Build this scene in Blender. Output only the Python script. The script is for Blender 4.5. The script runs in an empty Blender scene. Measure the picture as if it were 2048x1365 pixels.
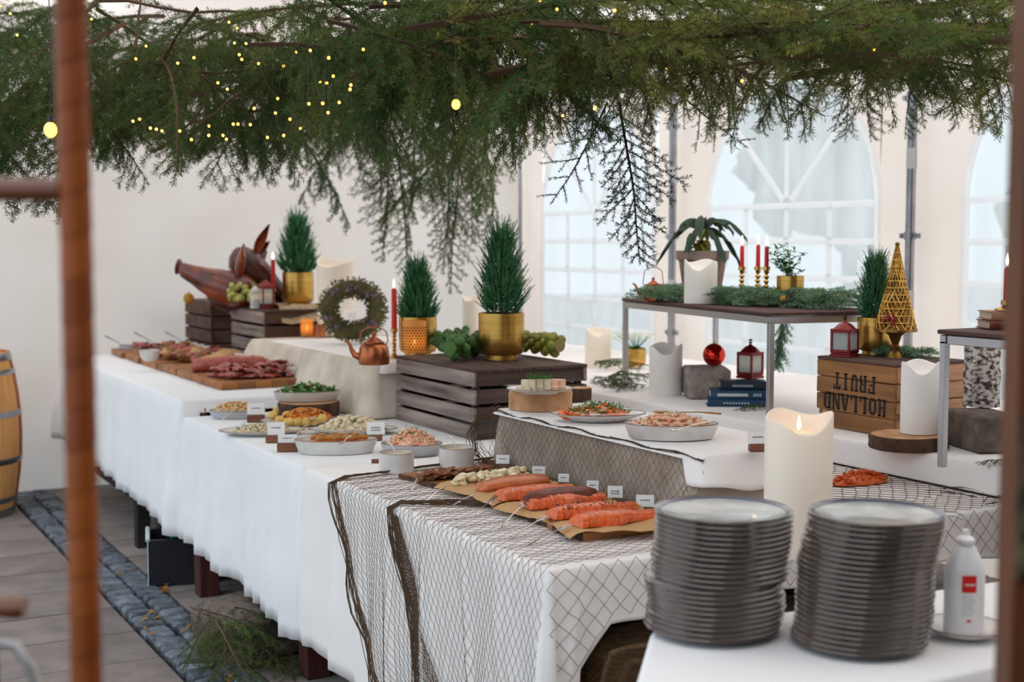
import bpy, math, random
import numpy as np
from mathutils import Vector, Matrix, noise
R = math.radians; PI = math.pi; random.seed(7); rnd = random.random; U = random.uniform
C = bpy.context.scene.collection; S = bpy.context.scene
# ------------------------------------------------------------------ camera, world, light, exposure
H = 1.6; F = 2700.0; YAW = R(29); PIT = math.atan(202.5 / F)
cd = bpy.data.cameras.new('camera'); cam = bpy.data.objects.new('camera', cd); C.objects.link(cam)
cam.location = (0, 0, H); cam.rotation_euler = (PI / 2 - PIT, 0, -YAW)
cd.sensor_width = 36; cd.lens = F / 2048 * 36; cd.clip_start = .05; cd.clip_end = 200
cd.dof.use_dof = True; cd.dof.focus_distance = 4.3; cd.dof.aperture_fstop = 2.8
S.camera = cam
w = bpy.data.worlds.new('overcast'); S.world = w; w.use_nodes = True
nt = w.node_tree; bg = nt.nodes['Background']; bg.inputs[1].default_value = 1.0
tc = nt.nodes.new('ShaderNodeTexCoord'); sp = nt.nodes.new('ShaderNodeSeparateXYZ'); cr = nt.nodes.new('ShaderNodeValToRGB')
nt.links.new(tc.outputs['Generated'], sp.inputs[0]); nt.links.new(sp.outputs[2], cr.inputs[0]); nt.links.new(cr.outputs[0], bg.inputs[0])
cr.color_ramp.elements[0].position = 0.0; cr.color_ramp.elements[0].color = (.70, .79, .88, 1)
cr.color_ramp.elements[1].position = .6; cr.color_ramp.elements[1].color = (.80, .91, 1.0, 1)
sd = bpy.data.lights.new('sun', 'SUN'); sd.energy = 1.6; sd.angle = R(12); sd.color = (1, .95, .88)
so = bpy.data.objects.new('sun', sd); C.objects.link(so); so.location = (9, 3, 12); so.rotation_euler = (R(8), R(50), R(-12))
vs = S.view_settings; vs.view_transform = 'Standard'; vs.look = 'None'; vs.gamma = 1; vs.exposure = 0.66; vs.use_curve_mapping = False
S.display_settings.display_device = 'sRGB'
# ------------------------------------------------------------------ geometry helpers
FW = Vector((math.sin(YAW) * math.cos(PIT), math.cos(YAW) * math.cos(PIT), -math.sin(PIT)))
RT = Vector((math.cos(YAW), -math.sin(YAW), 0)); UP = RT.cross(FW)
CAM = Vector((0, 0, H))
def W(px, py, z=None, d=None, X=None, Y=None):
    """point of the place seen at a pixel, on height z / at horizontal distance d / on plane X or Y"""
    r = FW + RT * ((px - 1024) / F) + UP * ((682.5 - py) / F)
    if z is not None: t = (z - H) / r.z
    elif X is not None: t = X / r.x
    elif Y is not None: t = Y / r.y
    else: t = d / (r.x * math.sin(YAW) + r.y * math.cos(YAW))
    return CAM + r * t
def MP(n, p):
    return n / F * ((Vector(p) - CAM).dot(FW))
def lin(c):
    return tuple(((x / 255) / 12.92 if x <= 10 else (((x / 255) + .055) / 1.055) ** 2.4) for x in c[:3]) + (1,)
def frame(d):
    d = d.normalized(); a = Vector((0, 0, 1)) if abs(d.z) < .9 else Vector((1, 0, 0))
    u = d.cross(a).normalized(); return u, d.cross(u).normalized()
class MB:
    def __init__(s): s.v = []; s.f = []; s.x = None
    def add(s, v, f):
        n = len(s.v); s.v += [tuple(p) for p in v]; s.f += [tuple(i + n for i in q) for q in f]; return s
    def box(s, c, size, rz=0, bev=0, rx=0, ry=0, taper=1, jit=0):
        hx, hy, hz = size[0] / 2, size[1] / 2, size[2] / 2
        m = Matrix.Rotation(rz, 3, 'Z') @ Matrix.Rotation(ry, 3, 'Y') @ Matrix.Rotation(rx, 3, 'X'); c = Vector(c)
        if bev <= 0:
            pts = [Vector((sx * hx * (taper if sz > 0 else 1), sy * hy * (taper if sz > 0 else 1), sz * hz)) for sx, sy, sz in
                   [(-1,-1,-1),(1,-1,-1),(1,1,-1),(-1,1,-1),(-1,-1,1),(1,-1,1),(1,1,1),(-1,1,1)]]
            if jit: pts = [p + Vector((U(-jit, jit), U(-jit, jit), U(-jit, jit))) for p in pts]
            return s.add([m @ p + c for p in pts], [(0,3,2,1),(4,5,6,7),(0,1,5,4),(1,2,6,5),(2,3,7,6),(3,0,4,7)])
        b = min(bev, hx * .9, hy * .9, hz * .9); pts = []
        rings = [(hz * -1, b), (-hz + b, 0), (hz - b, 0), (hz, b)]
        for z, ins in rings:
            X, Y = hx - ins, hy - ins
            k = b * .6
            for x, y in [(-X + k, -Y), (X - k, -Y), (X, -Y + k), (X, Y - k), (X - k, Y), (-X + k, Y), (-X, Y - k), (-X, -Y + k)]:
                t = taper if z > 0 else 1
                p = Vector((x * t, y * t, z))
                if jit: p += Vector((U(-jit, jit), U(-jit, jit), U(-jit, jit)))
                pts.append(m @ p + c)
        f = [tuple(range(7, -1, -1)), tuple(range(24, 32))]
        for r in range(3):
            for i in range(8): j = (i + 1) % 8; f.append((r*8+i, r*8+j, r*8+8+j, r*8+8+i))
        return s.add(pts, f)
    def lathe(s, prof, c=(0, 0, 0), seg=32, sx=1, sy=1, fn=None, rz=0):
        v = []; f = []; c = Vector(c); n = len(prof); ca, sa = math.cos(rz), math.sin(rz)
        for k, (r, z) in enumerate(prof):
            for i in range(seg):
                a = 2 * PI * i / seg; x, y, zz = r * sx * math.cos(a), r * sy * math.sin(a), z
                if fn: x, y, zz = fn(x, y, zz, a, k)
                v.append((c.x + x * ca - y * sa, c.y + x * sa + y * ca, c.z + zz))
        for k in range(n - 1):
            for i in range(seg): j = (i + 1) % seg; f.append((k*seg+i, k*seg+j, (k+1)*seg+j, (k+1)*seg+i))
        mr_ = max(q[0] for q in prof); ring = prof[0][0] > .7 * mr_ and prof[-1][0] > .7 * mr_   # open bands and rims
        if ring: return s.add(v, f)
        if prof[0][0] > 2e-4: f.append(tuple(range(seg - 1, -1, -1)))
        if prof[-1][0] > 1e-5 and prof[0][0] > 2e-4: f.append(tuple((n-1)*seg+i for i in range(seg)))
        return s.add(v, f)
    def tube(s, pts, r, seg=6, cap=True, flat=1):
        pts = [Vector(p) for p in pts]; n = len(pts); v = []; f = []; pu = None
        for k, p in enumerate(pts):
            d = (pts[min(k + 1, n - 1)] - pts[max(k - 1, 0)])
            if d.length < 1e-9: d = Vector((0, 0, 1))
            u, w_ = frame(d)
            if pu is not None:
                u = pu - d.normalized() * pu.dot(d.normalized())
                u = u.normalized() if u.length > 1e-6 else frame(d)[0]; w_ = d.normalized().cross(u)
            pu = u; rr = r[k] if isinstance(r, (list, tuple)) else r
            for i in range(seg):
                a = 2 * PI * i / seg; v.append(p + u * (rr * math.cos(a)) + w_ * (rr * flat * math.sin(a)))
        for k in range(n - 1):
            for i in range(seg): j = (i + 1) % seg; f.append((k*seg+i, k*seg+j, (k+1)*seg+j, (k+1)*seg+i))
        if cap: f.append(tuple(range(seg - 1, -1, -1))); f.append(tuple((n-1)*seg+i for i in range(seg)))
        return s.add(v, f)
    def blob(s, c, r, nz=.15, seg=10, rings=6, rz=0, sc=2.0, seed=None, m=None):
        if isinstance(r, (int, float)): r = (r, r, r)
        o = Vector((rnd() * 50, rnd() * 50, rnd() * 50)); v = []; f = []; c = Vector(c); ca, sa = math.cos(rz), math.sin(rz)
        def pt(d):
            k = 1 + nz * noise.noise(d * sc + o); x, y, z = d.x * r[0] * k, d.y * r[1] * k, d.z * r[2] * k
            p = Vector((x * ca - y * sa, x * sa + y * ca, z))
            if m: p = m @ p
            return c + p
        v.append(pt(Vector((0, 0, -1))))
        for k in range(1, rings):
            t = PI * k / rings
            for i in range(seg): a = 2 * PI * i / seg; v.append(pt(Vector((math.sin(t) * math.cos(a), math.sin(t) * math.sin(a), -math.cos(t)))))
        v.append(pt(Vector((0, 0, 1)))); L = len(v) - 1
        for i in range(seg): f.append((0, 1 + (i + 1) % seg, 1 + i))
        for k in range(rings - 2):
            for i in range(seg): j = (i + 1) % seg; f.append((1+k*seg+i, 1+k*seg+j, 1+(k+1)*seg+j, 1+(k+1)*seg+i))
        b = 1 + (rings - 2) * seg
        for i in range(seg): f.append((b + i, b + (i + 1) % seg, L))
        return s.add(v, f)
    def grid(s, fn, nu, nv):
        v = [fn(i / nu, j / nv) for i in range(nu + 1) for j in range(nv + 1)]
        return s.add(v, [(i*(nv+1)+j, (i+1)*(nv+1)+j, (i+1)*(nv+1)+j+1, i*(nv+1)+j+1) for i in range(nu) for j in range(nv)])
    def slab(s, fn, nu, nv, th):
        """closed sheet of thickness th (below fn)"""
        a = [Vector(fn(i / nu, j / nv)) for i in range(nu + 1) for j in range(nv + 1)]
        b = [p - Vector((0, 0, th)) for p in a]; n = len(a); f = []
        q = lambda i, j: i * (nv + 1) + j
        for i in range(nu):
            for j in range(nv):
                f.append((q(i,j), q(i+1,j), q(i+1,j+1), q(i,j+1))); f.append((n+q(i,j), n+q(i,j+1), n+q(i+1,j+1), n+q(i+1,j)))
        for i in range(nu): f.append((q(i,0), n+q(i,0), n+q(i+1,0), q(i+1,0))); f.append((q(i+1,nv), n+q(i+1,nv), n+q(i,nv), q(i,nv)))
        for j in range(nv): f.append((q(0,j+1), n+q(0,j+1), n+q(0,j), q(0,j))); f.append((q(nu,j), n+q(nu,j), n+q(nu,j+1), q(nu,j+1)))
        return s.add(a + b, f)
    def leaf(s, base, d, up, L, wd, curl=.3, n=4, shape=.5):
        """folded leaf"""
        d = Vector(d).normalized(); up = Vector(up); sd_ = d.cross(up)
        sd_ = sd_.normalized() if sd_.length > 1e-5 else frame(d)[0]; up = sd_.cross(d).normalized(); v = []; f = []; base = Vector(base)
        for k in range(n + 1):
            t = k / n; ww = wd * math.sin(PI * (t ** shape * .93 + .04)) / 2
            p = base + d * (L * (t - curl * .3 * t * t)) - up * (L * curl * t * t)
            v += [p - sd_ * ww + up * ww * .35, p, p + sd_ * ww + up * ww * .35]
        for k in range(n):
            a = k * 3; f += [(a, a+1, a+4, a+3), (a+1, a+2, a+5, a+4)]
        return s.add(v, f)
    def mesh(s, name, mat, smooth=True):
        me = bpy.data.meshes.new(name); me.from_pydata(s.v, [], s.f); me.validate(verbose=False)
        if mat: me.materials.append(mat)
        if smooth:
            me.shade_smooth()
            try: me.set_sharp_from_angle(angle=R(38))
            except Exception: pass
        me.update(); return me
    def build(s, name, mat, parent=None, loc=None, smooth=True, rz=0, label=None, kind=None):
        o = bpy.data.objects.new(name, s.mesh(name, mat, smooth)); C.objects.link(o)
        if parent: o.parent = parent
        if loc is not None: o.location = loc
        if rz: o.rotation_euler.z = rz
        if label: o['label'] = label
        if kind: o['kind'] = kind
        return o
def tag(o, label, cat, group=None, kind=None):
    o['label'] = label; o['category'] = cat
    if group: o['group'] = group
    if kind: o['kind'] = kind
    return o
def thing(name, label, cat, loc=(0, 0, 0), rz=0, group=None, sc=1):
    o = bpy.data.objects.new(name, None); C.objects.link(o); o.empty_display_size = .05
    o.location = loc; o.rotation_euler.z = rz; o.scale = (sc, sc, sc) if isinstance(sc, (int, float)) else sc
    return tag(o, label, cat, group)
def dup(o, loc=None, rz=None, label=None, group=None, sc=None, parent=None, rot=None):
    c = o.copy(); C.objects.link(c)
    if parent: c.parent = parent
    if loc is not None: c.location = loc
    if rz is not None: c.rotation_euler.z = rz
    if rot is not None: c.rotation_euler = rot
    if sc is not None: c.scale = (sc, sc, sc) if isinstance(sc, (int, float)) else sc
    if label: c['label'] = label
    if group: c['group'] = group
    for ch in list(o.children): dup(ch, parent=c)
    return c
def struct(o): o['kind'] = 'structure'; return o
# ------------------------------------------------------------------ materials
MT = {}
def mat(name, col, rough=.5, metal=0, col2=None, vs_=12, amt=1, bump=0, bs=60, stretch=None, trans=0, emit=0, sss=0, rand=0, coat=0, spec=.5, transl=0, detail=4, alpha=1, ramp=(.35, .65)):
    m = bpy.data.materials.new(name); m.use_nodes = True; n = m.node_tree.nodes; l = m.node_tree.links; b = n['Principled BSDF']
    b.inputs['Roughness'].default_value = rough; b.inputs['Metallic'].default_value = metal; b.inputs['Specular IOR Level'].default_value = spec
    b.inputs['Transmission Weight'].default_value = trans; b.inputs['Coat Weight'].default_value = coat; b.inputs['Alpha'].default_value = alpha
    if sss: b.inputs['Subsurface Weight'].default_value = sss; b.inputs['Subsurface Radius'].default_value = (.02, .012, .008); b.inputs['Subsurface Scale'].default_value = .5
    tx = n.new('ShaderNodeTexCoord'); mp = n.new('ShaderNodeMapping'); l.new(tx.outputs['Object'], mp.inputs[0])
    if stretch: mp.inputs['Scale'].default_value = stretch
    src = None
    if rand or col2:
        oi = n.new('ShaderNodeObjectInfo')
        ad = n.new('ShaderNodeVectorMath'); ad.operation = 'MULTIPLY_ADD'; cx = n.new('ShaderNodeCombineXYZ')
        for i in range(3): l.new(oi.outputs['Random'], cx.inputs[i])
        l.new(cx.outputs[0], ad.inputs[0]); ad.inputs[1].default_value = (37, 53, 71); l.new(mp.outputs[0], ad.inputs[2])
    if col2:
        ns = n.new('ShaderNodeTexNoise'); ns.inputs['Scale'].default_value = vs_; ns.inputs['Detail'].default_value = detail; l.new(ad.outputs[0], ns.inputs['Vector'])
        rp = n.new('ShaderNodeValToRGB'); rp.color_ramp.elements[0].color = lin(col); rp.color_ramp.elements[1].color = lin(col2)
        rp.color_ramp.elements[0].position = ramp[0]; rp.color_ramp.elements[1].position = ramp[1]
        l.new(ns.outputs[0], rp.inputs[0]); src = rp.outputs[0]
    if rand:
        hv = n.new('ShaderNodeHueSaturation'); mr = n.new('ShaderNodeMapRange'); mr.inputs[3].default_value = 1 - rand; mr.inputs[4].default_value = 1 + rand
        l.new(oi.outputs['Random'], mr.inputs[0]); l.new(mr.outputs[0], hv.inputs['Value'])
        if src: l.new(src, hv.inputs['Color'])
        else: hv.inputs['Color'].default_value = lin(col)
        src = hv.outputs[0]
    if src: l.new(src, b.inputs['Base Color'])
    else: b.inputs['Base Color'].default_value = lin(col)
    if emit:
        b.inputs['Emission Strength'].default_value = emit; b.inputs['Emission Color'].default_value = lin(col)
    if bump:
        nb = n.new('ShaderNodeTexNoise'); nb.inputs['Scale'].default_value = bs; nb.inputs['Detail'].default_value = 5; l.new(mp.outputs[0], nb.inputs['Vector'])
        bp = n.new('ShaderNodeBump'); bp.inputs['Strength'].default_value = bump; bp.inputs['Distance'].default_value = .01; l.new(nb.outputs[0], bp.inputs['Height']); l.new(bp.outputs[0], b.inputs['Normal'])
    if transl:
        tr = n.new('ShaderNodeBsdfTranslucent'); mx = n.new('ShaderNodeMixShader'); mx.inputs[0].default_value = transl
        if src: l.new(src, tr.inputs[0])
        else: tr.inputs[0].default_value = lin(col)
        l.new(b.outputs[0], mx.inputs[1]); l.new(tr.outputs[0], mx.inputs[2]); l.new(mx.outputs[0], n['Material Output'].inputs[0])
    MT[name] = m; return m
def wood(name, c1, c2, axis='x', rand=.12, rough=.75, g=1.0, bump=.5, vs_=1):
    s = {'x': (2, 26, 26), 'y': (26, 2, 26), 'z': (26, 26, 2)}[axis]
    return mat(name, c1, rough, col2=c2, vs_=vs_, stretch=tuple(k * g for k in s), bump=bump, bs=1.5, rand=rand, detail=7, ramp=(.3, .7))
mat('cloth', (246, 241, 238), .9, bump=.12, bs=7, spec=.2)
mat('cloth_blue', (243, 243, 244), .9, bump=.15, bs=6, spec=.2)
mat('linen', (226, 214, 198), .95, col2=(206, 192, 174), vs_=8, bump=.25, bs=12, spec=.1)
mat('burlap_grey', (182, 168, 154), .95, col2=(150, 136, 122), vs_=5, bump=.3, bs=30, spec=.1)
mat('jute', (206, 184, 150), .95, col2=(170, 146, 112), vs_=40, bump=.6, bs=200, spec=.1)
mat('net', (86, 68, 54), .9, spec=.1); mat('net_thin', (116, 98, 84), .9, spec=.1)
mat('tent', (247, 238, 230), .6, col2=(238, 226, 216), vs_=1.2, bump=.35, bs=1.6, spec=.3, transl=.38)
mat('tent_roof', (250, 236, 228), .6, spec=.2, transl=.62)
mat('pvc_white', (254, 254, 255), .45, transl=.7)
mat('metal', (176, 176, 180), .28, 1, col2=(150, 150, 156), vs_=9)
mat('brushed', (186, 184, 186), .42, .9); mat('silver', (205, 198, 194), .22, 1); mat('dark_metal', (60, 58, 62), .4, .8)
mat('brass', (214, 172, 96), .3, 1, col2=(196, 150, 74), vs_=2, stretch=(1, 1, 26)); mat('gold', (205, 160, 84), .22, 1)
mat('copper', (196, 118, 78), .3, 1, col2=(150, 82, 56), vs_=14, bump=.1, bs=30)
mat('antique_gold', (170, 128, 70), .35, .9, col2=(126, 88, 46), vs_=60)
mat('ceramic', (214, 210, 206), .25, col2=(202, 198, 194), vs_=20, coat=.3); mat('ceramic_blue', (176, 176, 180), .3, coat=.3)
mat('ceramic_rim', (128, 104, 84), .4)
mat('plate_top', (140, 148, 150), .28, col2=(176, 180, 176), vs_=24, coat=.6, stretch=(1, 1, 1))
mat('plate_dark', (66, 48, 44), .2, .3, coat=1, col2=(44, 34, 36), vs_=18); mat('plate_edge', (104, 88, 82), .12, .7, coat=1); mat('plate_ring', (72, 82, 108), .25, coat=.5)
mat('wax', (250, 244, 238), .5, sss=.35, spec=.3); mat('wax_warm', (252, 236, 220), .5, sss=.4, spec=.3); mat('wax_red', (214, 28, 26), .4, sss=.1)
mat('flame', (255, 190, 110), .5, emit=6); mat('flame_white', (255, 226, 180), .5, emit=9); mat('bulb', (255, 178, 66), .5, emit=4)
mat('glass', (250, 250, 250), .05, trans=1, alpha=.35); mat('frosted', (232, 236, 236), .5, transl=.6, alpha=.8)
mat('amber_glass', (236, 190, 116), .3, transl=.45, alpha=.5)
mat('red_metal', (128, 22, 26), .35, .5, coat=.3); mat('red_mirror', (214, 28, 14), .06, .9, coat=.5)
wood('crate_dark', (88, 68, 58), (44, 32, 28), 'x'); wood('crate_grey', (168, 152, 142), (88, 74, 68), 'y'); wood('crate_brown', (104, 74, 56), (60, 42, 32), 'x')
wood('crate_fruit', (176, 124, 72), (120, 78, 46), 'y'); wood('crate_fruit_end', (196, 152, 116), (150, 104, 76), 'x')
wood('crate_top', (92, 66, 54), (58, 42, 36), 'y')
wood('board', (182, 116, 58), (120, 70, 34), 'x', g=.7, rough=.5); wood('board_dark', (112, 74, 48), (64, 42, 30), 'x')
wood('block', (142, 88, 58), (98, 58, 38), 'x', g=2); wood('table_dark', (40, 32, 32), (24, 20, 22), 'z'); wood('table_red', (90, 38, 30), (58, 24, 20), 'z')
wood('spoon_wood', (220, 186, 150), (196, 158, 120), 'x')
wood('barrel_light', (226, 170, 100), (198, 134, 72), 'z', g=.4, rand=.08); wood('barrel_red', (188, 104, 56), (140, 68, 36), 'z', g=.4, rand=.08)
wood('display_top', (98, 66, 58), (70, 46, 42), 'y'); mat('log_face', (206, 160, 118), .8, col2=(178, 126, 88), vs_=20, bump=.2, bs=60)
mat('bark', (96, 66, 50), .95, col2=(52, 38, 30), vs_=30, bump=1, bs=60, stretch=(1, 1, .4)); mat('birch', (222, 212, 206), .9, col2=(70, 54, 48), vs_=52, bump=1, bs=70, stretch=(1, 1, 1.5), ramp=(.42, .6))
mat('concrete', (120, 106, 96), .95, col2=(92, 80, 72), vs_=30, bump=.6, bs=120); mat('concrete_pale', (176, 164, 158), .95, col2=(140, 126, 120), vs_=26, bump=.6, bs=100)
mat('cobble', (116, 126, 136), .8, col2=(74, 80, 90), vs_=14, bump=1, bs=50, rand=.22, coat=.15)
mat('slab', (146, 134, 128), .85, col2=(126, 116, 112), vs_=7, bump=.25, bs=90, rand=.07); mat('joint', (34, 29, 23), .95, col2=(52, 48, 30), vs_=10, bump=.5, bs=60)
mat('soil', (52, 40, 32), .95, bump=.6, bs=80); mat('asphalt', (112, 112, 110), .95, col2=(130, 128, 124), vs_=.8)
mat('needle', (44, 88, 44), .6, col2=(104, 124, 56), vs_=3, rand=.22, transl=.25, spec=.3); mat('needle_olive', (138, 142, 66), .6, col2=(78, 112, 54), vs_=4, rand=.25, transl=.3, spec=.3)
mat('needle_dark', (46, 46, 40), .7, col2=(34, 48, 34), vs_=6, transl=.1); mat('twig', (92, 68, 50), .85, rand=.15); mat('twig_dark', (58, 42, 42), .85)
mat('conifer', (34, 104, 64), .6, col2=(92, 152, 98), vs_=30, transl=.15, rand=.1); mat('conifer_core', (14, 38, 24), .9)
mat('garland', (156, 192, 154), .7, col2=(104, 150, 112), vs_=12, transl=.25, rand=.1)
mat('sprout', (84, 122, 50), .5, col2=(52, 92, 40), vs_=8, rand=.18, spec=.4); mat('sprout_yellow', (168, 158, 54), .5, col2=(104, 126, 44), vs_=10, rand=.2); mat('stalk', (150, 130, 80), .8)
mat('kale', (44, 70, 58), .7, col2=(64, 84, 60), vs_=20, bump=.6, bs=80, transl=.1); mat('kale_yellow', (178, 170, 62), .7, col2=(120, 132, 60), vs_=16, transl=.2); mat('stem_dark', (66, 50, 54), .8)
mat('leaf', (74, 140, 62), .5, col2=(46, 110, 44), vs_=30, transl=.3, rand=.15); mat('salad', (40, 104, 34), .45, col2=(96, 156, 60), vs_=40, transl=.2); mat('herb', (70, 138, 50), .6, transl=.3)
mat('petal', (250, 244, 220), .6, transl=.3); mat('petal_yellow', (228, 224, 120), .6, transl=.3)
mat('terracotta', (140, 110, 100), .9, col2=(168, 148, 138), vs_=14, bump=.2)
mat('wreath', (74, 80, 44), .8, col2=(118, 104, 60), vs_=18, transl=.15); mat('lilac', (148, 116, 132), .8, col2=(110, 82, 100), vs_=30)
mat('roast', (158, 72, 34), .3, col2=(84, 28, 22), vs_=9, coat=.4, bump=.2, bs=30); mat('roast_dark', (56, 24, 22), .4, col2=(90, 36, 28), vs_=12, coat=.3)
mat('salmon', (204, 74, 18), .35, col2=(224, 108, 40), vs_=50, coat=.2, rand=.1); mat('salmon_rind', (130, 60, 40), .5, col2=(88, 46, 34), vs_=30)
mat('smoked', (190, 92, 40), .4, col2=(206, 112, 56), vs_=18, coat=.3); mat('herbed', (150, 78, 36), .5, col2=(78, 54, 26), vs_=60, bump=.6, bs=120, rand=.2)
mat('herring', (242, 230, 198), .25, col2=(226, 208, 162), vs_=30, sss=.1, coat=.4, rand=.08); mat('paper', (206, 162, 112), .85, bump=.2, bs=25, transl=.1)
mat('ham', (178, 92, 76), .4, col2=(148, 62, 54), vs_=26, coat=.2, rand=.2); mat('crust', (170, 118, 70), .7, col2=(128, 84, 48), vs_=20, bump=.3, rand=.15)
mat('potato', (232, 196, 110), .5, col2=(220, 176, 84), vs_=20, rand=.08); mat('carrot', (232, 146, 54), .5, col2=(220, 120, 40), vs_=30, rand=.15); mat('cream_food', (232, 218, 188), .5, col2=(210, 188, 150), vs_=40, rand=.08)
mat('shrimp', (230, 146, 100), .35, col2=(248, 202, 172), vs_=70, coat=.3, rand=.08); mat('pasty', (204, 148, 78), .6, col2=(172, 108, 48), vs_=24, rand=.1); mat('orange_pulp', (240, 112, 40), .4, rand=.1)
mat('berry', (150, 34, 44), .35); mat('card', (248, 246, 244), .7, transl=.1); mat('ink', (70, 62, 60), .7)
mat('book_blue', (22, 72, 106), .5, col2=(16, 58, 90), vs_=20); mat('book_navy', (26, 42, 60), .5); mat('pages', (214, 196, 172), .9, stretch=(1, 1, 60), col2=(190, 170, 146), vs_=6); mat('pages_white', (240, 238, 234), .9); mat('book_print', (196, 206, 206), .6)
mat('bottle', (244, 244, 246), .3, coat=.3, sss=.1); mat('label_red', (216, 34, 26), .5); mat('label_grey', (196, 196, 200), .5)
mat('post', (156, 80, 24), .5, col2=(128, 60, 16), vs_=5, coat=.08, spec=.3); mat('post_tape', (112, 58, 24), .35, coat=.4)
mat('post_brown', (112, 62, 30), .5, col2=(92, 50, 26), vs_=4); mat('post_patch', (128, 112, 82), .8, col2=(70, 56, 44), vs_=20)
mat('tub_black', (26, 28, 36), .4); mat('tub_white', (196, 212, 212), .5); mat('tub_green', (30, 120, 90), .5)
mat('straw', (120, 88, 50), .95, col2=(74, 52, 32), vs_=30, bump=1, bs=60, stretch=(1, 8, 8)); mat('dry_leaf', (176, 104, 50), .8, col2=(140, 120, 50), vs_=20, rand=.25)
mat('red_brown', (110, 44, 30), .5, col2=(130, 60, 40), vs_=10); mat('stencil', (44, 34, 34), .9); mat('grape', (176, 178, 96), .35, sss=.2, rand=.1); mat('orange_fruit', (222, 150, 40), .5, col2=(150, 120, 40), vs_=14)
wood('wall_dark', (84, 60, 46), (54, 38, 30), 'z'); mat('hedge', (40, 62, 50), .8, col2=(70, 92, 74), vs_=2); mat('trunk', (70, 60, 54), .9)
def pane_mat():
    m = bpy.data.materials.new('clear_plastic'); m.use_nodes = True; n = m.node_tree.nodes; l = m.node_tree.links; n.remove(n['Principled BSDF'])
    t = n.new('ShaderNodeBsdfTransparent'); t.inputs[0].default_value = (.90, .93, .93, 1); tl = n.new('ShaderNodeBsdfTranslucent'); tl.inputs[0].default_value = (.66, .70, .71, 1)
    g = n.new('ShaderNodeBsdfGlossy'); g.inputs['Roughness'].default_value = .25
    tx = n.new('ShaderNodeTexCoord'); mp = n.new('ShaderNodeMapping'); mp.inputs['Scale'].default_value = (1, 3, .7); mp.inputs['Rotation'].default_value = (.5, 0, 0); ns = n.new('ShaderNodeTexNoise'); ns.inputs['Scale'].default_value = 1.6; ns.inputs['Detail'].default_value = 6
    l.new(tx.outputs['Object'], mp.inputs[0]); l.new(mp.outputs[0], ns.inputs['Vector'])
    mr = n.new('ShaderNodeMapRange'); mr.inputs[1].default_value = .3; mr.inputs[2].default_value = .7; mr.inputs[3].default_value = .62; mr.inputs[4].default_value = .9; l.new(ns.outputs[0], mr.inputs[0])
    a = n.new('ShaderNodeMixShader'); l.new(mr.outputs[0], a.inputs[0]); l.new(t.outputs[0], a.inputs[1]); l.new(tl.outputs[0], a.inputs[2])
    b = n.new('ShaderNodeMixShader'); b.inputs[0].default_value = .05; l.new(a.outputs[0], b.inputs[1]); l.new(g.outputs[0], b.inputs[2]); l.new(b.outputs[0], n['Material Output'].inputs[0]); MT['pane'] = m
pane_mat()
# ================================================================== SETTING
XW, YW = 5.05, 8.95           # window wall, back wall
EAVE, RIDGE = 2.75, 3.55
# floor: joint bed, paving slabs, cobble strip
fl = struct(MB().box((2.2, 4.2, -.05), (9.6, 11.4, .05)).build('floor', MT['joint']))
sl = {}
def slab_mesh(w_, h_, key):
    if key not in sl: sl[key] = MB().box((0, 0, 0), (w_ - .015, h_ - .018, .03), bev=.004).mesh('paving_slab', MT['slab'])
    return sl[key]
def put(me, name, loc, parent, rz=0, sc=None):
    o = bpy.data.objects.new(name, me); C.objects.link(o); o.location = loc; o.rotation_euler.z = rz; o.parent = parent
    if sc: o.scale = sc
    return o
for k in range(24):
    y = -.9 + k * .4
    if y > YW + .1: break
    for (xa, wl) in ((1.29 - 1.1, 1.1), (1.29 - 2.2, 1.1), (1.29 - 3.3, 1.1)):
        if y > 2: put(slab_mesh(wl, .4, 'a'), 'paving_slab', (xa + wl / 2, y + .2, -.012 + U(-.0015, .0015)), fl)
    for (xa, wl) in ((1.55, .9), (2.45, .9), (3.35, .9), (4.25, .9)):
        put(slab_mesh(wl, .4, 'b'), 'paving_slab', (xa + wl / 2, y + .2 + .12, -.012 + U(-.0015, .0015)), fl)
cob = [MB().box((0, 0, 0), (.112, .082, .05), bev=.012, jit=.004).mesh('cobble', MT['cobble']) for _ in range(6)]
for k in range(72):
    for c_ in range(2):
        y = 2.2 + k * .093 + (c_ * .045)
        if y < YW - .05: put(random.choice(cob), 'cobble', (1.36 + c_ * .125 + U(-.004, .004), y + U(-.004, .004), -.012 + U(-.003, .004)), fl, U(-.06, .06), (U(.92, 1.04), U(.9, 1.08), 1))
g = struct(MB().box((8, 5, -.09), (60, 60, .04)).build('ground', MT['asphalt'])); 
# tent walls (cloth with soft creases)
def crease(a, b, k=1.0):
    return k * (.022 * noise.noise(Vector((a * .9, b * .8 + a * .6, 3))) + .010 * noise.noise(Vector((a * 2.6 + b * 2.2, b * 1.4 - a, 9))))
mb = MB(); nx = 90
for i in range(nx):
    pass
def backwall(u, v):
    x = -2.4 + u * (XW + 2.4); top = EAVE + (RIDGE - EAVE) * max(0, 1 - abs(x - 2.55) / 2.5)
    z = v * top; return (x, YW + crease(x, z, 1.6), z)
struct(MB().grid(backwall, 110, 44).build('wall_back', MT['tent']))
struct(MB().tube([(.72, YW - .02, 0), (.74, YW - .02, 2.9)], .004, 5).build('trim_1', MT['tent']))
wr = struct(bpy.data.objects.new('wall_right', None)); C.objects.link(wr)
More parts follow.
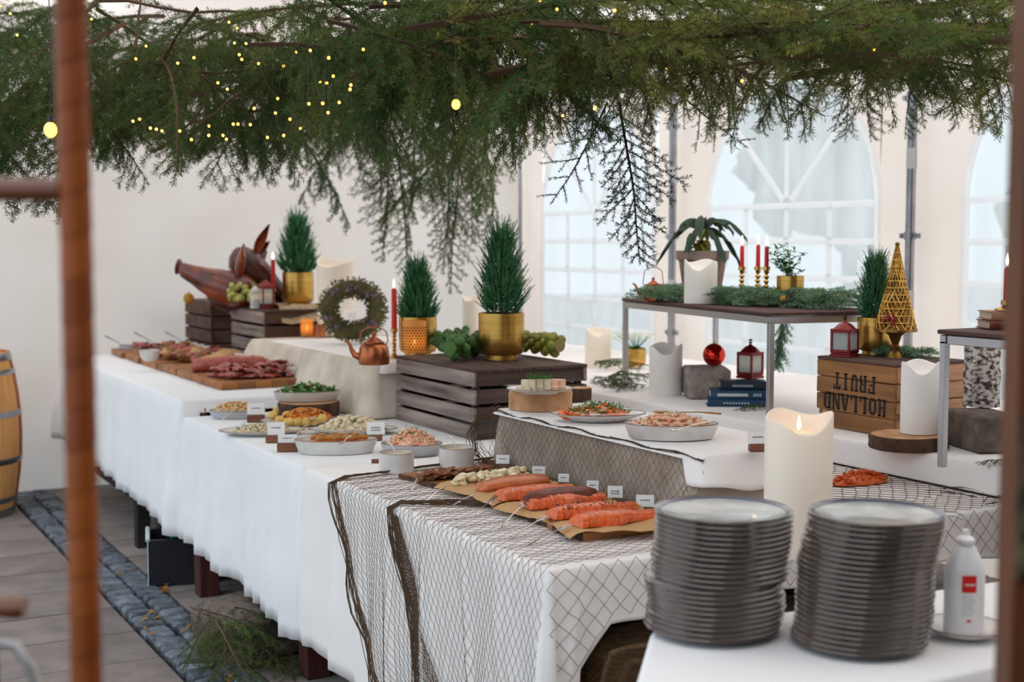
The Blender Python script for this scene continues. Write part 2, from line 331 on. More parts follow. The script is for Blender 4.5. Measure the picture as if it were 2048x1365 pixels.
# window wall, with arched openings: columns of quads
WY = [7.91, 5.91, 3.91, 1.91]; WR = .71; WZ0, WZS = .72, 1.79
def hole(y, z):
    for c_ in WY:
        if abs(y - c_) < WR and WZ0 < z < WZS: return True
        if z >= WZS and (y - c_) ** 2 + (z - WZS) ** 2 < WR * WR: return True
    return False
mb = MB()
ys = sorted(set([round(-1 + i * .1, 4) for i in range(101) if -1 + i * .1 < YW] + [YW] + [c_ + WR * math.cos(PI * k / 24) for c_ in WY for k in range(25)]))
for a, b in zip(ys[:-1], ys[1:]):
    if b - a < 1e-4: continue
    m_ = (a + b) / 2; cuts = None
    for c_ in WY:
        if abs(m_ - c_) < WR:
            ha = math.sqrt(max(0, WR * WR - (a - c_) ** 2)); hb = math.sqrt(max(0, WR * WR - (b - c_) ** 2)); cuts = (WZS + ha, WZS + hb)
    segs = [((0, 0), (EAVE, EAVE))] if not cuts else [((0, 0), (WZ0, WZ0)), (cuts, (EAVE, EAVE))]
    for (z0, z1), (z2, z3) in segs:
        n = 8 if not cuts else 3
        for k in range(n):
            t0, t1 = k / n, (k + 1) / n
            q = [(a, z0 + (z2 - z0) * t0), (b, z1 + (z3 - z1) * t0), (b, z1 + (z3 - z1) * t1), (a, z0 + (z2 - z0) * t1)]
            mb.add([(XW + (0 if cuts else crease(yy, zz, 1.2)) , yy, zz) for yy, zz in q], [(0, 1, 2, 3)])
wall = mb.build('tent_panel', MT['tent'], wr)
# windows
for wi, c_ in enumerate(WY[:3]):
    wn = struct(bpy.data.objects.new('window_%d' % (wi + 1), None)); C.objects.link(wn); wn.location = (XW, c_, 0)
    lay = [0]
    def strip(mb, p, q, wd=.034):
        lay[0] += 1; xo = -.0016 * (lay[0] % 5)
        (y0, z0), (y1, z1) = p, q; L = math.hypot(y1 - y0, z1 - z0); ny, nz = -(z1 - z0) / L * wd / 2, (y1 - y0) / L * wd / 2
        v = [(x, y0 + s_ * ny, z0 + s_ * nz) for x in (-.012 + xo, -.004 + xo) for s_ in (-1, 1)] + [(x, y1 + s_ * ny, z1 + s_ * nz) for x in (-.012 + xo, -.004 + xo) for s_ in (-1, 1)]
        mb.add(v, [(0, 1, 5, 4), (2, 6, 7, 3), (0, 4, 6, 2), (1, 3, 7, 5), (0, 2, 3, 1), (4, 5, 7, 6)])
    fr = MB(); pts = [(-WR, WZ0), (-WR, WZS)] + [(-WR * math.cos(PI * k / 28), WZS + WR * math.sin(PI * k / 28)) for k in range(1, 29)] + [(WR, WZ0), (-WR, WZ0)]
    for p, q in zip(pts[:-1], pts[1:]): strip(fr, p, q, .045)
    fr.build('window_frame', MT['pvc_white'], wn)
    for r_ in range(6):
        m_ = MB(); z = WZS - r_ * .2; strip(m_, (-WR + .023, z), (WR - .023, z)); m_.build('glazing_bar', MT['pvc_white'], wn)
    for yy in (-.355, 0, .355): m_ = MB(); [strip(m_, (yy * (1 - .02 * r_ / 5), WZS - (r_ + 1) * .2 + .017 if r_ < 5 else WZ0 + .023), (yy * (1 - .02 * r_ / 5), WZS - r_ * .2 - .017)) for r_ in range(5)]; m_.build('glazing_bar', MT['pvc_white'], wn)
    for an in (45, 90, 135):
        m_ = MB(); strip(m_, (.045 * math.cos(R(an)), WZS + .045 * math.sin(R(an))), ((WR - .023) * math.cos(R(an)), WZS + (WR - .023) * math.sin(R(an)))); m_.build('glazing_bar', MT['pvc_white'], wn)
    mb = MB(); rows = []
    yy = [-WR + 2 * WR * i / 40 for i in range(41)]; v = []; f = []
    for i, y in enumerate(yy):
        top = WZS + math.sqrt(max(0, WR * WR - y * y))
        for j in range(13): z = WZ0 + (top - WZ0) * j / 12; v.append((.004 + .006 * noise.noise(Vector((y * 3, z * 2, wi))), y, z))
    for i in range(40):
        for j in range(12): f.append((i*13+j, (i+1)*13+j, (i+1)*13+j+1, i*13+j+1))
    mb.add(v, f); mb.build('pane', MT['pane'], wn)
# roof
mb = MB()
def rf(a, b):
    return lambda u, v: (a + (b - a) * v, -1.2 + u * (YW + 1.2), EAVE + (RIDGE - EAVE) * (v if a > b else 1 - v) - .05 * math.sin(PI * v) + .02 * math.sin(u * 60) * math.sin(PI * v))
mb.grid(rf(XW, 2.55), 60, 8); mb.grid(rf(2.55, .05), 60, 8)
struct(mb.build('ceiling', MT['tent_roof']))
# unseen dark wall added behind the viewer to darken plate reflections; closes near end
wf = struct(MB().box((1.9, -1.30, 1.6), (6.4, .08, 3.3), bev=.01).build('added_dark_wall', MT['wall_dark']))
bm0 = MB().box((0, 0, 0), (.26, .02, 3.2), bev=.004).mesh('board', MT['wall_dark'])
for k in range(22): put(bm0, 'board', (-1.15 + k * .29, -1.245, 1.62), wf)
# tent poles with clamps
for y, lab in ((8.85, 'thin steel tent pole in the corner where the white walls meet'), (6.91, 'steel tent pole between the two full arched windows, behind the kale pot'), (4.91, 'steel tent pole right of the middle arched window, nearest in view')):
    t = thing('tent_pole', lab, 'pole', (XW - .075, y, 0), group=None)
    r_ = .024 if y < 8 else .014
    MB().tube([(0, 0, 0), (0, 0, EAVE - .05)], r_, 12).build('tube', MT['metal'], t)
    for z in ((.5, 1.02, 1.62, 2.3) if y < 8 else ()):
        MB().lathe([(r_ + .001, -.02), (r_ + .007, -.02), (r_ + .007, .02), (r_ + .001, .02)], (0, 0, z), 12).tube([(0, -.055, z), (0, .055, z)], .006, 6).lathe([(0, -.012), (.012, -.012), (.012, .012), (0, .012)], (0, .055, z), 8).lathe([(0, -.012), (.012, -.012), (.012, .012), (0, .012)], (0, -.055, z), 8).build('clamp', MT['metal'], t)
    if y < 8:
        for z in (1.3, 2.0): MB().lathe([(r_ + .001, -.05), (r_ + .003, -.05), (r_ + .003, .05), (r_ + .001, .05)], (0, 0, z), 12).build('strap', MT['pvc_white'], t)
    MB().box((0, 0, .006), (.12, .12, .012), bev=.003).build('foot_plate', MT['metal'], t)
# view outdoors behind the windows
for k, (x, y, h, r) in enumerate(((13, 3.5, 3.4, 1.7), (14.5, 7, 4.2, 2.0), (15, 11, 3.6, 1.9), (13.5, 14.5, 4.4, 2.1), (12.5, .5, 3.0, 1.5))):
    t = thing('tree', 'blurred dark tree outdoors seen through the clear tent windows', 'tree', (x, y, -.07), group='trees outside the windows')
    MB().tube([(0, 0, 0), (.05, 0, 1), (0, .05, h * .6)], [.16, .12, .08], 8).build('trunk', MT['trunk'], t)
    cm = MB()
    for i in range(60):
        a = U(0, 2 * PI); q = U(.2, 1) * r; cm.blob((q * math.cos(a) * .7, q * math.sin(a) * .7, h * .62 + U(-.55, .8) * r * .8), U(.3, .5), .5, 7, 5)
    cm.build('crown', MT['hedge'], t)
# ================================================================== TABLES AND CLOTHS
def fold(q, h, amp=.03, per=.26, seed=0):
    h = max(0, h); f_ = .95 / per
    n1 = noise.noise(Vector((q * f_, seed, 0))); n2 = noise.noise(Vector((q * f_ * 2.3, seed, 7))); n3 = noise.noise(Vector((q * f_ * 1.1 + 3 * h * .12, seed, 13)))
    return amp * ((h ** .75) * (max(0, .42 + 1.1 * n1 + .45 * n2) ** 1.2 + .55 * max(0, 1 - abs(n3) * 9)) ) + .012 * h
def cloth(name, label, poly, z, hem, mt, amp=.03, per=.26, seed=0, flare=0, group=None, cat='tablecloth', rad=.02, step=.03, nr=11, dip=0, parent=None, cf=.05):
    n = len(poly); P = [Vector((x, y, 0)) for x, y in poly]; cx = sum(p.x for p in P) / n; cy = sum(p.y for p in P) / n; per_ = []
    for i in range(n):
        a, b, c_ = P[i - 1], P[i], P[(i + 1) % n]; d0 = (b - a).normalized(); d1 = (c_ - b).normalized()
        n0 = Vector((d0.y, -d0.x, 0)); n1 = Vector((d1.y, -d1.x, 0)); cc = b - n0 * rad - n1 * rad / max(.3, 1) 
        cc = b - (n0 + n1) * (rad / (1 + n0.dot(n1)))
        for k in range(6):
            m_ = (n0 * (1 - k / 5) + n1 * (k / 5)).normalized(); per_.append((cc + m_ * rad, m_, 1 - abs(k / 5 - .5) * .6))
        q0 = cc + n1 * rad; n2 = P[(i + 2) % n]; d2 = (n2 - c_).normalized(); nn2 = Vector((d2.y, -d2.x, 0)); q1 = c_ - (n1 + nn2) * (rad / (1 + n1.dot(nn2))) + n1 * rad
        L = (q1 - q0).length; m = max(2, int(L / step))
        for k in range(1, m):
            t = k / m; e = min(t, 1 - t) * L; per_.append((q0.lerp(q1, t), n1, max(0, 1 - e / .12) * .7))
    v = []; f = []; N = len(per_); rings = 3 + nr
    for p, m_, cor in per_:
        hz = hem(p.x, p.y); q = p.x * abs(m_.y) + p.y * abs(m_.x)
        if abs(m_.x * m_.y) > .02: q = p.x + p.y
        for k in range(rings):
            if k == 0: o, zz = -.014, z
            elif k == 1: o, zz = -.004, z - .002
            elif k == 2: o, zz = 0, z - .008
            else:
                h = (k - 2) / nr; zz = z - .008 - (z - .008 - hz) * h; hh = (z - zz)
                o = fold(q, min(1, hh / .45), amp, per, seed) + flare * h + cor * cf * min(1, hh / .4)
            v.append((p.x + m_.x * o - cx, p.y + m_.y * o - cy, zz - z))
    for i in range(N):
        j = (i + 1) % N
        for k in range(rings - 1): f.append((i*rings+k, i*rings+k+1, j*rings+k+1, j*rings+k))
    # top: inner ring and centre fan
    b = len(v)
    for p, m_, cor in per_: v.append(((p.x - m_.x * .2 - cx), (p.y - m_.y * .2 - cy), .0)) if False else v.append(((p.x - cx) * .6, (p.y - cy) * .6, 0))
    v.append((0, 0, 0))
    for i in range(N): j = (i + 1) % N; f.append((b + i, i*rings, j*rings, b + j)); f.append((b + i, b + j, len(v) - 1))
    mb = MB(); mb.v = v; mb.f = f
    me = mb.mesh(name, mt, False); me.shade_smooth(); o = bpy.data.objects.new(name, me); C.objects.link(o); o.location = (cx, cy, z)
    if parent: o.parent = parent
    sm = o.modifiers.new('thickness', 'SOLIDIFY'); sm.thickness = .0015; sm.offset = -1
    if label: tag(o, label, cat, group)
    return o
def rect(x0, x1, y0, y1): return [(x0, y0), (x1, y0), (x1, y1), (x0, y1)]
def table(label, x0, x1, y0, y1, z, wood_, legs, group=None, lw=.07, bar=False):
    t = thing('buffet_table', label, 'table', ((x0 + x1) / 2, (y0 + y1) / 2, 0), group=group); a = Vector(t.location)
    MB().box((0, 0, z - .02), (x1 - x0 - .02, y1 - y0 - .02, .03), bev=.004).build('tabletop', MT[wood_], t)
    MB().box((0, 0, z - .08), (x1 - x0 - .14, y1 - y0 - .14, .08), bev=.004).build('apron', MT[wood_], t)
    for (x, y) in legs: MB().box((x - a.x, y - a.y, (z - .04) / 2), (lw, lw, z - .04), bev=.005).build('leg', MT[wood_], t)
    if bar: MB().box((legs[0][0] - a.x, 0, .26), (.04, y1 - y0 - .2, .06), bev=.004).build('stretcher', MT['table_dark'], t)
    return t
def hem_front(y):
    ks = [(2.7, .10), (3.4, .13), (4.1, .17), (4.9, .22), (5.4, .245), (6.1, .27), (7.0, .30), (7.7, .335), (9, .36)]
    for (a, b), (c_, d) in zip(ks[:-1], ks[1:]):
        if y <= c_: return b + (d - b) * max(0, (y - a)) / (c_ - a)
    return .36
TZ, TF, BZ = .80, .87, .90; RZ = 1.054
table('dark legged buffet table at the far end, under the cured meat boards', 1.66, 3.3, 6.08, 8.78, TF - .004, 'table_dark', [(1.68, 6.55), (1.68, 7.0), (3.2, 6.3), (3.2, 8.6)], bar=True)
table('red brown legged buffet table under the white cloth with the hot dishes', 1.66, 3.3, 4.50, 6.02, TZ - .004, 'table_red', [(1.70, 5.9), (1.72, 4.6), (3.2, 5.9), (3.2, 4.6)], lw=.09)
table('buffet table nearest the plates, under the cloth with the fishing net', 1.66, 3.3, 2.81, 4.47, TZ - .002, 'table_red', [(1.85, 4.38), (1.95, 3.3), (3.2, 4.38), (3.2, 3.1)], lw=.07)
table('rear table along the arched windows, hidden by its white cloth', 3.37, 4.7, 2.45, 7.7, BZ - .004, 'table_dark', [(3.5, 2.6), (3.5, 7.5), (4.6, 2.6), (4.6, 7.5)])
cloth('tablecloth', 'white tablecloth with sharp vertical folds on the farthest table with the meat boards', rect(1.64, 3.33, 6.05, 8.80), TF, lambda x, y: hem_front(y) if x < 1.7 else (.812 if y < 6.2 else .62), MT['cloth_blue'], seed=1, amp=.055, per=.22)
cloth('tablecloth', 'white tablecloth under the oval vegetable dishes, hanging low with soft folds', rect(1.64, 3.33, 4.49, 6.03), TZ, lambda x, y: hem_front(y) if x < 1.7 else .66, MT['cloth_blue'], seed=2, amp=.05, per=.2)
def hem_near(x, y):
    if x < 1.7: return hem_front(y)
    if y > 2.9: return .6
    return min(.53, .12 + (x - 1.64) * 5.8) + min(.125, max(0, x - 1.71) * 1.2) + .012 * math.sin(x * 9)
cloth('tablecloth', 'white tablecloth covered by the brown fishing net, nearest the stacked plates', rect(1.64, 3.33, 2.78, 4.47), TZ, hem_near, MT['cloth'], seed=3, amp=.035, nr=14, cf=0)
cloth('tablecloth', 'white tablecloth on the rear table with the crate, books and metal tables', rect(3.325, 4.75, 2.4, 7.75), BZ, lambda x, y: .806 if x < 3.5 and y > 2.5 else .3, MT['cloth'], seed=4, amp=.012)
# plate table in the foreground
pl_ = [W(1302, 1262, TZ), W(1228, 1515, TZ), W(2060, 1315, TZ), W(2075, 1150, TZ)]; pp = [(p.x, p.y) for p in pl_]
cxp = sum(p[0] for p in pp) / 4; cyp = sum(p[1] for p in pp) / 4
t = thing('side_table', 'small table in the foreground that carries the plate stacks', 'table', (cxp, cyp, 0))
mb = MB(); v = [(x - cxp, y - cyp, z) for z in (TZ - .035, TZ - .004) for x, y in [((q[0] - cxp) * .96 + cxp, (q[1] - cyp) * .96 + cyp) for q in pp]]
mb.add(v, [(3, 2, 1, 0), (4, 5, 6, 7), (0, 1, 5, 4), (1, 2, 6, 5), (2, 3, 7, 6), (3, 0, 4, 7)]); mb.build('tabletop', MT['table_dark'], t)
for q in pp: MB().box(((q[0] - cxp) * .86, (q[1] - cyp) * .86, TZ / 2 - .03), (.04, .04, TZ - .06), bev=.004).build('leg', MT['table_dark'], t)
cloth('tablecloth', 'white tablecloth under the two plate stacks and the squeeze bottle', pp, TZ, lambda x, y: .42, MT['cloth_blue'], seed=5, amp=.02, rad=.03)
# risers under the food
def riser(label, x0, x1, y0, y1, zb, z, cl_label, mt, hem, amp, flare, seed, per=.16):
    t = thing('riser_box', label, 'box', ((x0 + x1) / 2, (y0 + y1) / 2, zb))
    for k in range(4): MB().box((0, -(y1 - y0) / 2 + (k + .5) * (y1 - y0 - .03) / 4 + .015, z - zb - .016), (x1 - x0 - .03, (y1 - y0 - .03) / 4 - .006, .02), bev=.003).build('plank', MT['crate_dark'], t)
    for s_ in (-1, 1): MB().box((s_ * ((x1 - x0) / 2 - .035), 0, (z - zb - .03) / 2), (.025, y1 - y0 - .06, z - zb - .03), bev=.003).build('side_board', MT['crate_dark'], t)
    return cloth('riser_cloth', cl_label, rect(x0, x1, y0, y1), z, hem, MT[mt], amp=amp, per=per, seed=seed, flare=flare, cat='cloth', rad=.025)
riser('wooden riser box under the netted grey cloth', 2.27, 2.68, 3.0, 4.2, TZ + .002, .998, 'grey beige burlap cloth over the riser beside the fish boards', 'burlap_grey', lambda x, y: .806, .016, .0, 6, .13)
cloth('table_runner', 'white runner on top of the netted riser, under the shrimp dishes', rect(2.262, 2.685, 2.985, 4.205), 1.002, lambda x, y: (.985 if x < 2.4 else .93) if y > 3.05 else .905 + .012 * math.sin(x * 20), MT['cloth'], amp=.02, seed=7, flare=.012, cat='cloth', rad=.02, nr=5)
riser('wooden riser box under the cream linen behind the salad bowl', 2.38, 3.2, 5.58, 7.33, TF + .002, 1.046, 'cream linen cloth draped over the riser under the wreath and copper kettle', 'linen', lambda x, y: .806 if y < 6.0 else .877, .05, .05, 8, .22)
cloth('table_runner', 'white runner under the copper kettle and brussels sprout crate', rect(2.42, 3.15, 5.56, 7.1), 1.051, lambda x, y: 1.0 if x < 2.6 else .98, MT['cloth'], amp=.02, seed=9, flare=.01, cat='cloth', nr=5)
# ================================================================== CRATES
def crate(label, x0, x1, y0, y1, z0, h, m_long, m_end, m_top, slats, gap, top=True, group=None, endgap=None, skip_post=False):
    """slatted box: long sides run along Y"""
    t = thing('wooden_crate', label, 'crate', ((x0 + x1) / 2, (y0 + y1) / 2, z0), group=group); w_, l_ = x1 - x0, y1 - y0; th = .012
    sh = (h - (.012 if top else 0) - gap * (slats - 1)) / slats
    for s_ in (-1, 1):
        for k in range(slats):
            z = k * (sh + gap) + sh / 2
            MB().box((s_ * (w_ / 2 - th / 2), 0, z), (th, l_ - .004 + U(-.003, .003), sh), bev=.002, jit=.0012).build('side_slat', m_long, t)
            MB().box((U(-.001, .001), s_ * (l_ / 2 - th - .006), z), (w_ - 2 * th - .003, th, sh - (.0 if not endgap else endgap)), bev=.002, jit=.0012).build('end_slat', m_end, t)
    for sx in (-1, 1):
        for sy in (-1, 1): MB().box((sx * (w_ / 2 - th - .014), sy * (l_ / 2 - th - .026), h / 2 - .008), (.026, .024, h - .018), bev=.002).build('corner_post', m_end, t)
    for sx in (-1, 1):
        nm = MB()
        for k in range(slats):
            for sy in (-1, 1):
                for dz in (-.25, .25): nm.lathe([(.0001, -.001), (.0028, -.001), (.0028, .0), (.0001, .0008)], (0, 0, 0), 6)
                v = nm.v[-48:]; 
        for k in range(slats):
            pass
    nm = MB()
    for k in range(slats):
        for sy in (-1, 1):
            for dz in (-.25, .25):
                c_ = Vector((-w_ / 2 - .0005, sy * (l_ / 2 - .03), k * (sh + gap) + sh / 2 + dz * sh)); nm.box(c_, (.002, .005, .005), bev=.001)
    nm.build('nails', MT['dark_metal'], t, kind='stuff')
    if top:
        nb = 3
        for k in range(nb): MB().box((-w_ / 2 + (k + .5) * w_ / nb, 0, h - .006), (w_ / nb - .003, l_ + .006, .012), bev=.002, jit=.001).build('top_board', m_top, t)
    else:
        for k in range(5): MB().box((0, -l_ / 2 + (k + .5) * l_ / 5, .006), (w_ - .03, l_ / 5 - .008, .01), bev=.002).build('bottom_slat', m_long, t)
    return t
crate('large dark slatted wooden crate carrying the gold potted conifer and brussels sprouts', 2.45, 2.98, 4.73, 5.49, TZ + .002, .283, MT['crate_grey'], MT['crate_dark'], MT['crate_top'], 4, .014)
crate('weathered grey slatted crate under the red candle and red lantern, beside the linen', 2.49, 2.95, 7.43, 8.03, TF + .002, .325, MT['crate_grey'], MT['crate_brown'], MT['crate_top'], 4, .016)
crate('brown slatted crate at the back wall carrying the roast pig heads', 2.43, 2.98, 8.26, 8.84, TF + .002, .34, MT['crate_brown'], MT['crate_brown'], MT['crate_top'], 4, .01)
# fruit crate with stencilled words, standing upside down
p_near = W(1787, 878, BZ); FX0, FY0 = p_near.x, p_near.y; FL = W(1632, 850, X=FX0).y - FY0; FWd = .36; FH = .262
t = thing('wooden_crate', 'honey coloured fruit crate standing upside down with black stencilled words', 'crate', (FX0, FY0, BZ + .002))
sh = (FH - .014) / 4
for k in range(4):
    y0 = .08 if k == 0 else 0; L = FL - y0
    MB().box((.006, y0 * 0 + L / 2, k * (sh + .001) + sh / 2), (.012, L, sh - .001), bev=.003, jit=.001).build('side_slat', MT['crate_fruit'], t)
    MB().box((FWd - .006, FL / 2, k * (sh + .001) + sh / 2), (.012, FL, sh - .001), bev=.003).build('side_slat', MT['crate_fruit'], t)
    for yy in (.006, FL - .006):
        if k == 1 and yy < .1: MB().box((FWd / 2, yy, k * (sh + .001) + sh / 2 + .008), (FWd - .026, .012, sh - .02), bev=.003).build('end_slat', MT['crate_fruit_end'], t)
        else: MB().box((FWd / 2, yy, k * (sh + .001) + sh / 2), (FWd - .026, .012, sh - .001), bev=.003).build('end_slat', MT['crate_fruit_end'], t)
for sx in (.03, FWd - .03):
    for yy in (.028, FL - .028): MB().box((sx, yy, FH / 2 - .01), (.03, .03, FH - .024), bev=.003).build('corner_post', MT['crate_fruit_end'], t)
for k in range(3): MB().box(((k + .5) * FWd / 3, FL / 2, FH - .006), (FWd / 3 - .003, FL + .004, .012), bev=.003).build('bottom_board', MT['crate_top'], t)
STROKES = {  # stencil strokes in a 1 x 1.5 cell: x0,y0,x1,y1 quads (serifs included)
 'H': [(.05,0,.32,1.5),(.68,0,.95,1.5),(.36,.66,.64,.84),(-.02,0,.4,.12),(-.02,1.38,.4,1.5),(.6,0,1.02,.12),(.6,1.38,1.02,1.5)],
 'L': [(.1,0,.4,1.5),(.46,0,.98,.18),(.8,0,.98,.5),(.0,1.38,.5,1.5),(.0,0,.42,.12)],
 'F': [(.1,0,.4,1.5),(.46,1.32,1,1.5),(.84,1.05,1,1.5),(.46,.68,.82,.86),(0,0,.5,.12),(0,1.38,.42,1.5)],
 'I': [(.35,0,.65,1.5),(.2,0,.8,.12),(.2,1.38,.8,1.5)],
 'T': [(.36,0,.64,1.5),(0,1.3,.32,1.5),(.68,1.3,1,1.5),(0,1.05,.14,1.5),(.86,1.05,1,1.5),(.22,0,.78,.12)],
 'U': [(.05,.3,.32,1.5),(.68,.3,.95,1.5),(.14,.1,.46,.3),(.54,.1,.86,.3),(.3,0,.46,.14),(.54,0,.7,.14),(-.04,1.38,.42,1.5),(.58,1.38,1.04,1.5)],
 'O': [(.0,.3,.28,1.2),(.72,.3,1,1.2),(.1,.12,.46,.3),(.54,.12,.9,.3),(.1,1.2,.46,1.38),(.54,1.2,.9,1.38),(.26,0,.46,.14),(.54,0,.74,.14),(.26,1.36,.46,1.5),(.54,1.36,.74,1.5)],
 'D': [(.06,0,.36,1.5),(.42,0,.8,.18),(.42,1.32,.8,1.5),(.72,.14,1,1.36),(-.04,0,.4,.12),(-.04,1.38,.4,1.5)],
 'R': [(.06,0,.36,1.5),(.42,1.32,.84,1.5),(.42,.7,.8,.86),(.7,.82,.98,1.38),(-.02,0,.46,.12),(.7,0,.98,.7),(.62,.5,.84,.72)],
 'N': [(.04,0,.22,1.5),(.8,0,.98,1.5),(-.04,0,.3,.12),(.7,1.38,1.06,1.5)], 'A': [(.3,.38,.68,.52),(-.06,0,.3,.12),(.62,0,1.08,.12)]}
DIAG = {'N': [((.1,1.5),(.9,0),.28)], 'A': [((.08,0),(.46,1.5),.18),((.92,0),(.56,1.5),.28)]}
def word(txt, yc, zc, ch, length):
    mb = MB(); n = len(txt); cw = length / n; s_ = ch / 1.5
    def q(pts): mb.add([(-.0015 - .0008 * 0, yc + (length / 2 - y) * 1, zc - ch / 2 + z) for y, z in pts] + [(.002, yc + (length / 2 - y), zc - ch / 2 + z) for y, z in pts], [(0,1,2,3),(7,6,5,4),(0,4,5,1),(1,5,6,2),(2,6,7,3),(3,7,4,0)])
    for i, c_ in enumerate(txt):
        # upside down: the first letter stands at the right (near) end, feet up
        def tr(x, y): return (length - (i * cw + cw * .1 + x * cw * .78), ch - y * s_)
        for x0, y0, x1, y1 in STROKES[c_]: q([tr(x0, y0), tr(x1, y0), tr(x1, y1), tr(x0, y1)])
        for (xa, ya), (xb, yb), wd in DIAG.get(c_, []): q([tr(xa - wd / 2, ya), tr(xa + wd / 2, ya), tr(xb + wd / 2, yb), tr(xb - wd / 2, yb)])
    return mb
word('HOLLAND', FL * .5, sh * 1.62, .062, FL * .82).build('stencilled_word', MT['stencil'], t, smooth=False)
word('FRUIT', FL * .5, sh * 2.85, .062, FL * .56).build('stencilled_word', MT['stencil'], t, smooth=False)
# ================================================================== METAL DISPLAY TABLES
def display(label, c1, c2, wdt, zt, zb):
    c1, c2 = Vector(c1), Vector(c2); d = (c1 - c2); L = Vector((d.x, d.y)).length; rz = math.atan2(d.y, d.x) - PI / 2
    t = thing('display_table', label, 'table', (c2.x, c2.y, zb + .001), rz); h = zt - zb; q = .022
    for x in (q / 2, wdt - q / 2):
        for y in (q / 2, L - q / 2): MB().box((x, y, (h - .035) / 2), (q, q, h - .035), bev=.002).build('leg', MT['brushed'], t)
        MB().box((x, L / 2, h - .03), (q, L - 2 * q, q * 1.3), bev=.002).build('rail', MT['brushed'], t)
    for y in (q / 2, L - q / 2): MB().box((wdt / 2, y, h - .03), (wdt, q, q * 1.3), bev=.002).build('rail', MT['brushed'], t)
    MB().box((wdt / 2, L / 2, h - .007), (wdt + .006, L + .006, .014), bev=.003).build('tabletop', MT['display_top'], t); return t
ZT = 1.325
display('metal framed display table with dark top carrying the garland and three red candles', W(1245, 597, ZT), W(1540, 626, ZT), .50, ZT, BZ)
c2 = W(1880, 660, ZT); display('metal framed display table at the right edge, over the birch log', (c2.x - .02, c2.y + .5, ZT), (c2.x, c2.y, ZT), 0.55, ZT, BZ) if False else None
d2 = thing('display_table', 'metal framed display table at the right edge, standing over the birch log', 'table', (c2.x, c2.y, BZ + .001), R(0))
for x in (.011, .75):
    for y in (-.011, -.95): MB().box((x, y, .195), (.022, .022, .39), bev=.002).build('leg', MT['brushed'], d2)
for y in (-.011, -.95): MB().box((.38, y, .395), (.76, .022, .028), bev=.002).build('rail', MT['brushed'], d2)
MB().box((.011, -.48, .395), (.022, .9, .028), bev=.002).build('rail', MT['brushed'], d2)
MB().box((.38, -.48, .418), (.77, .975, .014), bev=.003).build('tabletop', MT['display_top'], d2)
# ================================================================== POTS, CANDLES, LANTERNS, KETTLES
def pot(label, loc, r, h, mt='brass', taper=1.0):
    t = thing('plant_pot', label, 'plant pot', loc)
    MB().lathe([(.0001, .012), (r * .66, .012), (r * .66, .0), (r * .7, 0), (r * .7, h * .1), (r * .9 * taper, h * .13), (r * .99 * taper, h * .2), (r, h * .5), (r, h), (r * .95, h), (r * .94, h * .86), (.0001, h * .86)], seg=40).build('pot_body', MT[mt], t)
    MB().lathe([(.0001, h * .88), (r * .5, h * .9), (r * .935, h * .87), (r * .935, h * .865), (.0001, h * .865)], seg=20).build('soil', MT['soil'], t); return t
def conifer_tree(name, label, loc, h, r, seed, sprigs=260, src=None):
    if src: return dup(src, loc, U(0, 6), label=label, sc=(h / src['h'],) * 3)
    random.seed(seed); t = thing(name, label, 'potted conifer', loc); mb = MB(); core = MB()
    core.lathe([(.004, -.03), (.006, h * .2), (.004, h * .8), (.001, h * .95)], seg=6)
    for i in range(sprigs):
        tt = (i / sprigs); z = h * (.02 + .80 * tt ** 1.05); a = i * 2.399 + U(-.3, .3)
        rr = r * (1 - tt) ** .62 * U(.35, 1.0) * (1 if tt > .12 else .72 + tt * 2.3)
        ln = U(.045, .085) * (h / .34) * (1 + .5 * tt); up = .8 + tt * .9; sp_ = U(.35, .95)
        d = Vector((math.cos(a + U(-.5, .5)) * sp_, math.sin(a + U(-.5, .5)) * sp_, up)).normalized()
        b = Vector((math.cos(a) * rr * .86, math.sin(a) * rr * .86, z * .95)); tip = b + d * ln
        if i % 3 == 0: core.tube([(0, 0, max(0, z * .8)), b], [.0022, .0014], 4)
        mb.tube([b, b.lerp(tip, .5), tip], [.0025, .002, .0006], 3)
        for k in range(18):
            q = k / 18; p = b.lerp(tip, .04 + q * .94); u_, w_ = frame(d); an = k * 2.4 + U(-.2, .2); o = (u_ * math.cos(an) + w_ * math.sin(an))
            tp = p + (d * .55 + o * .95) * (.009 * (1 - .4 * q)); sd_ = d.cross(o) * .0024; mb.add([p - sd_, p + sd_, tp], [(0, 1, 2)])
            mb.add([p + o * .001, p + d * .004, tp], [(0, 1, 2)])
    core.build('stem', MT['twig'], t); mb.build('foliage', MT['conifer'], t, smooth=False, kind='stuff'); t['h'] = h; random.seed(seed + 99); return t
def flame(parent, x, y, z, s_=1, m='flame'):
    MB().tube([(x, y, z - .004 * s_), (x, y, z + .004 * s_)], .0008, 5).build('wick', MT['dark_metal'], parent)
    MB().lathe([(.0003, .0), (.0035 * s_, .006 * s_), (.0042 * s_, .011 * s_), (.0022 * s_, .021 * s_), (.0002, .03 * s_)], (x, y, z + .002), 10).build('flame', MT[m], parent)
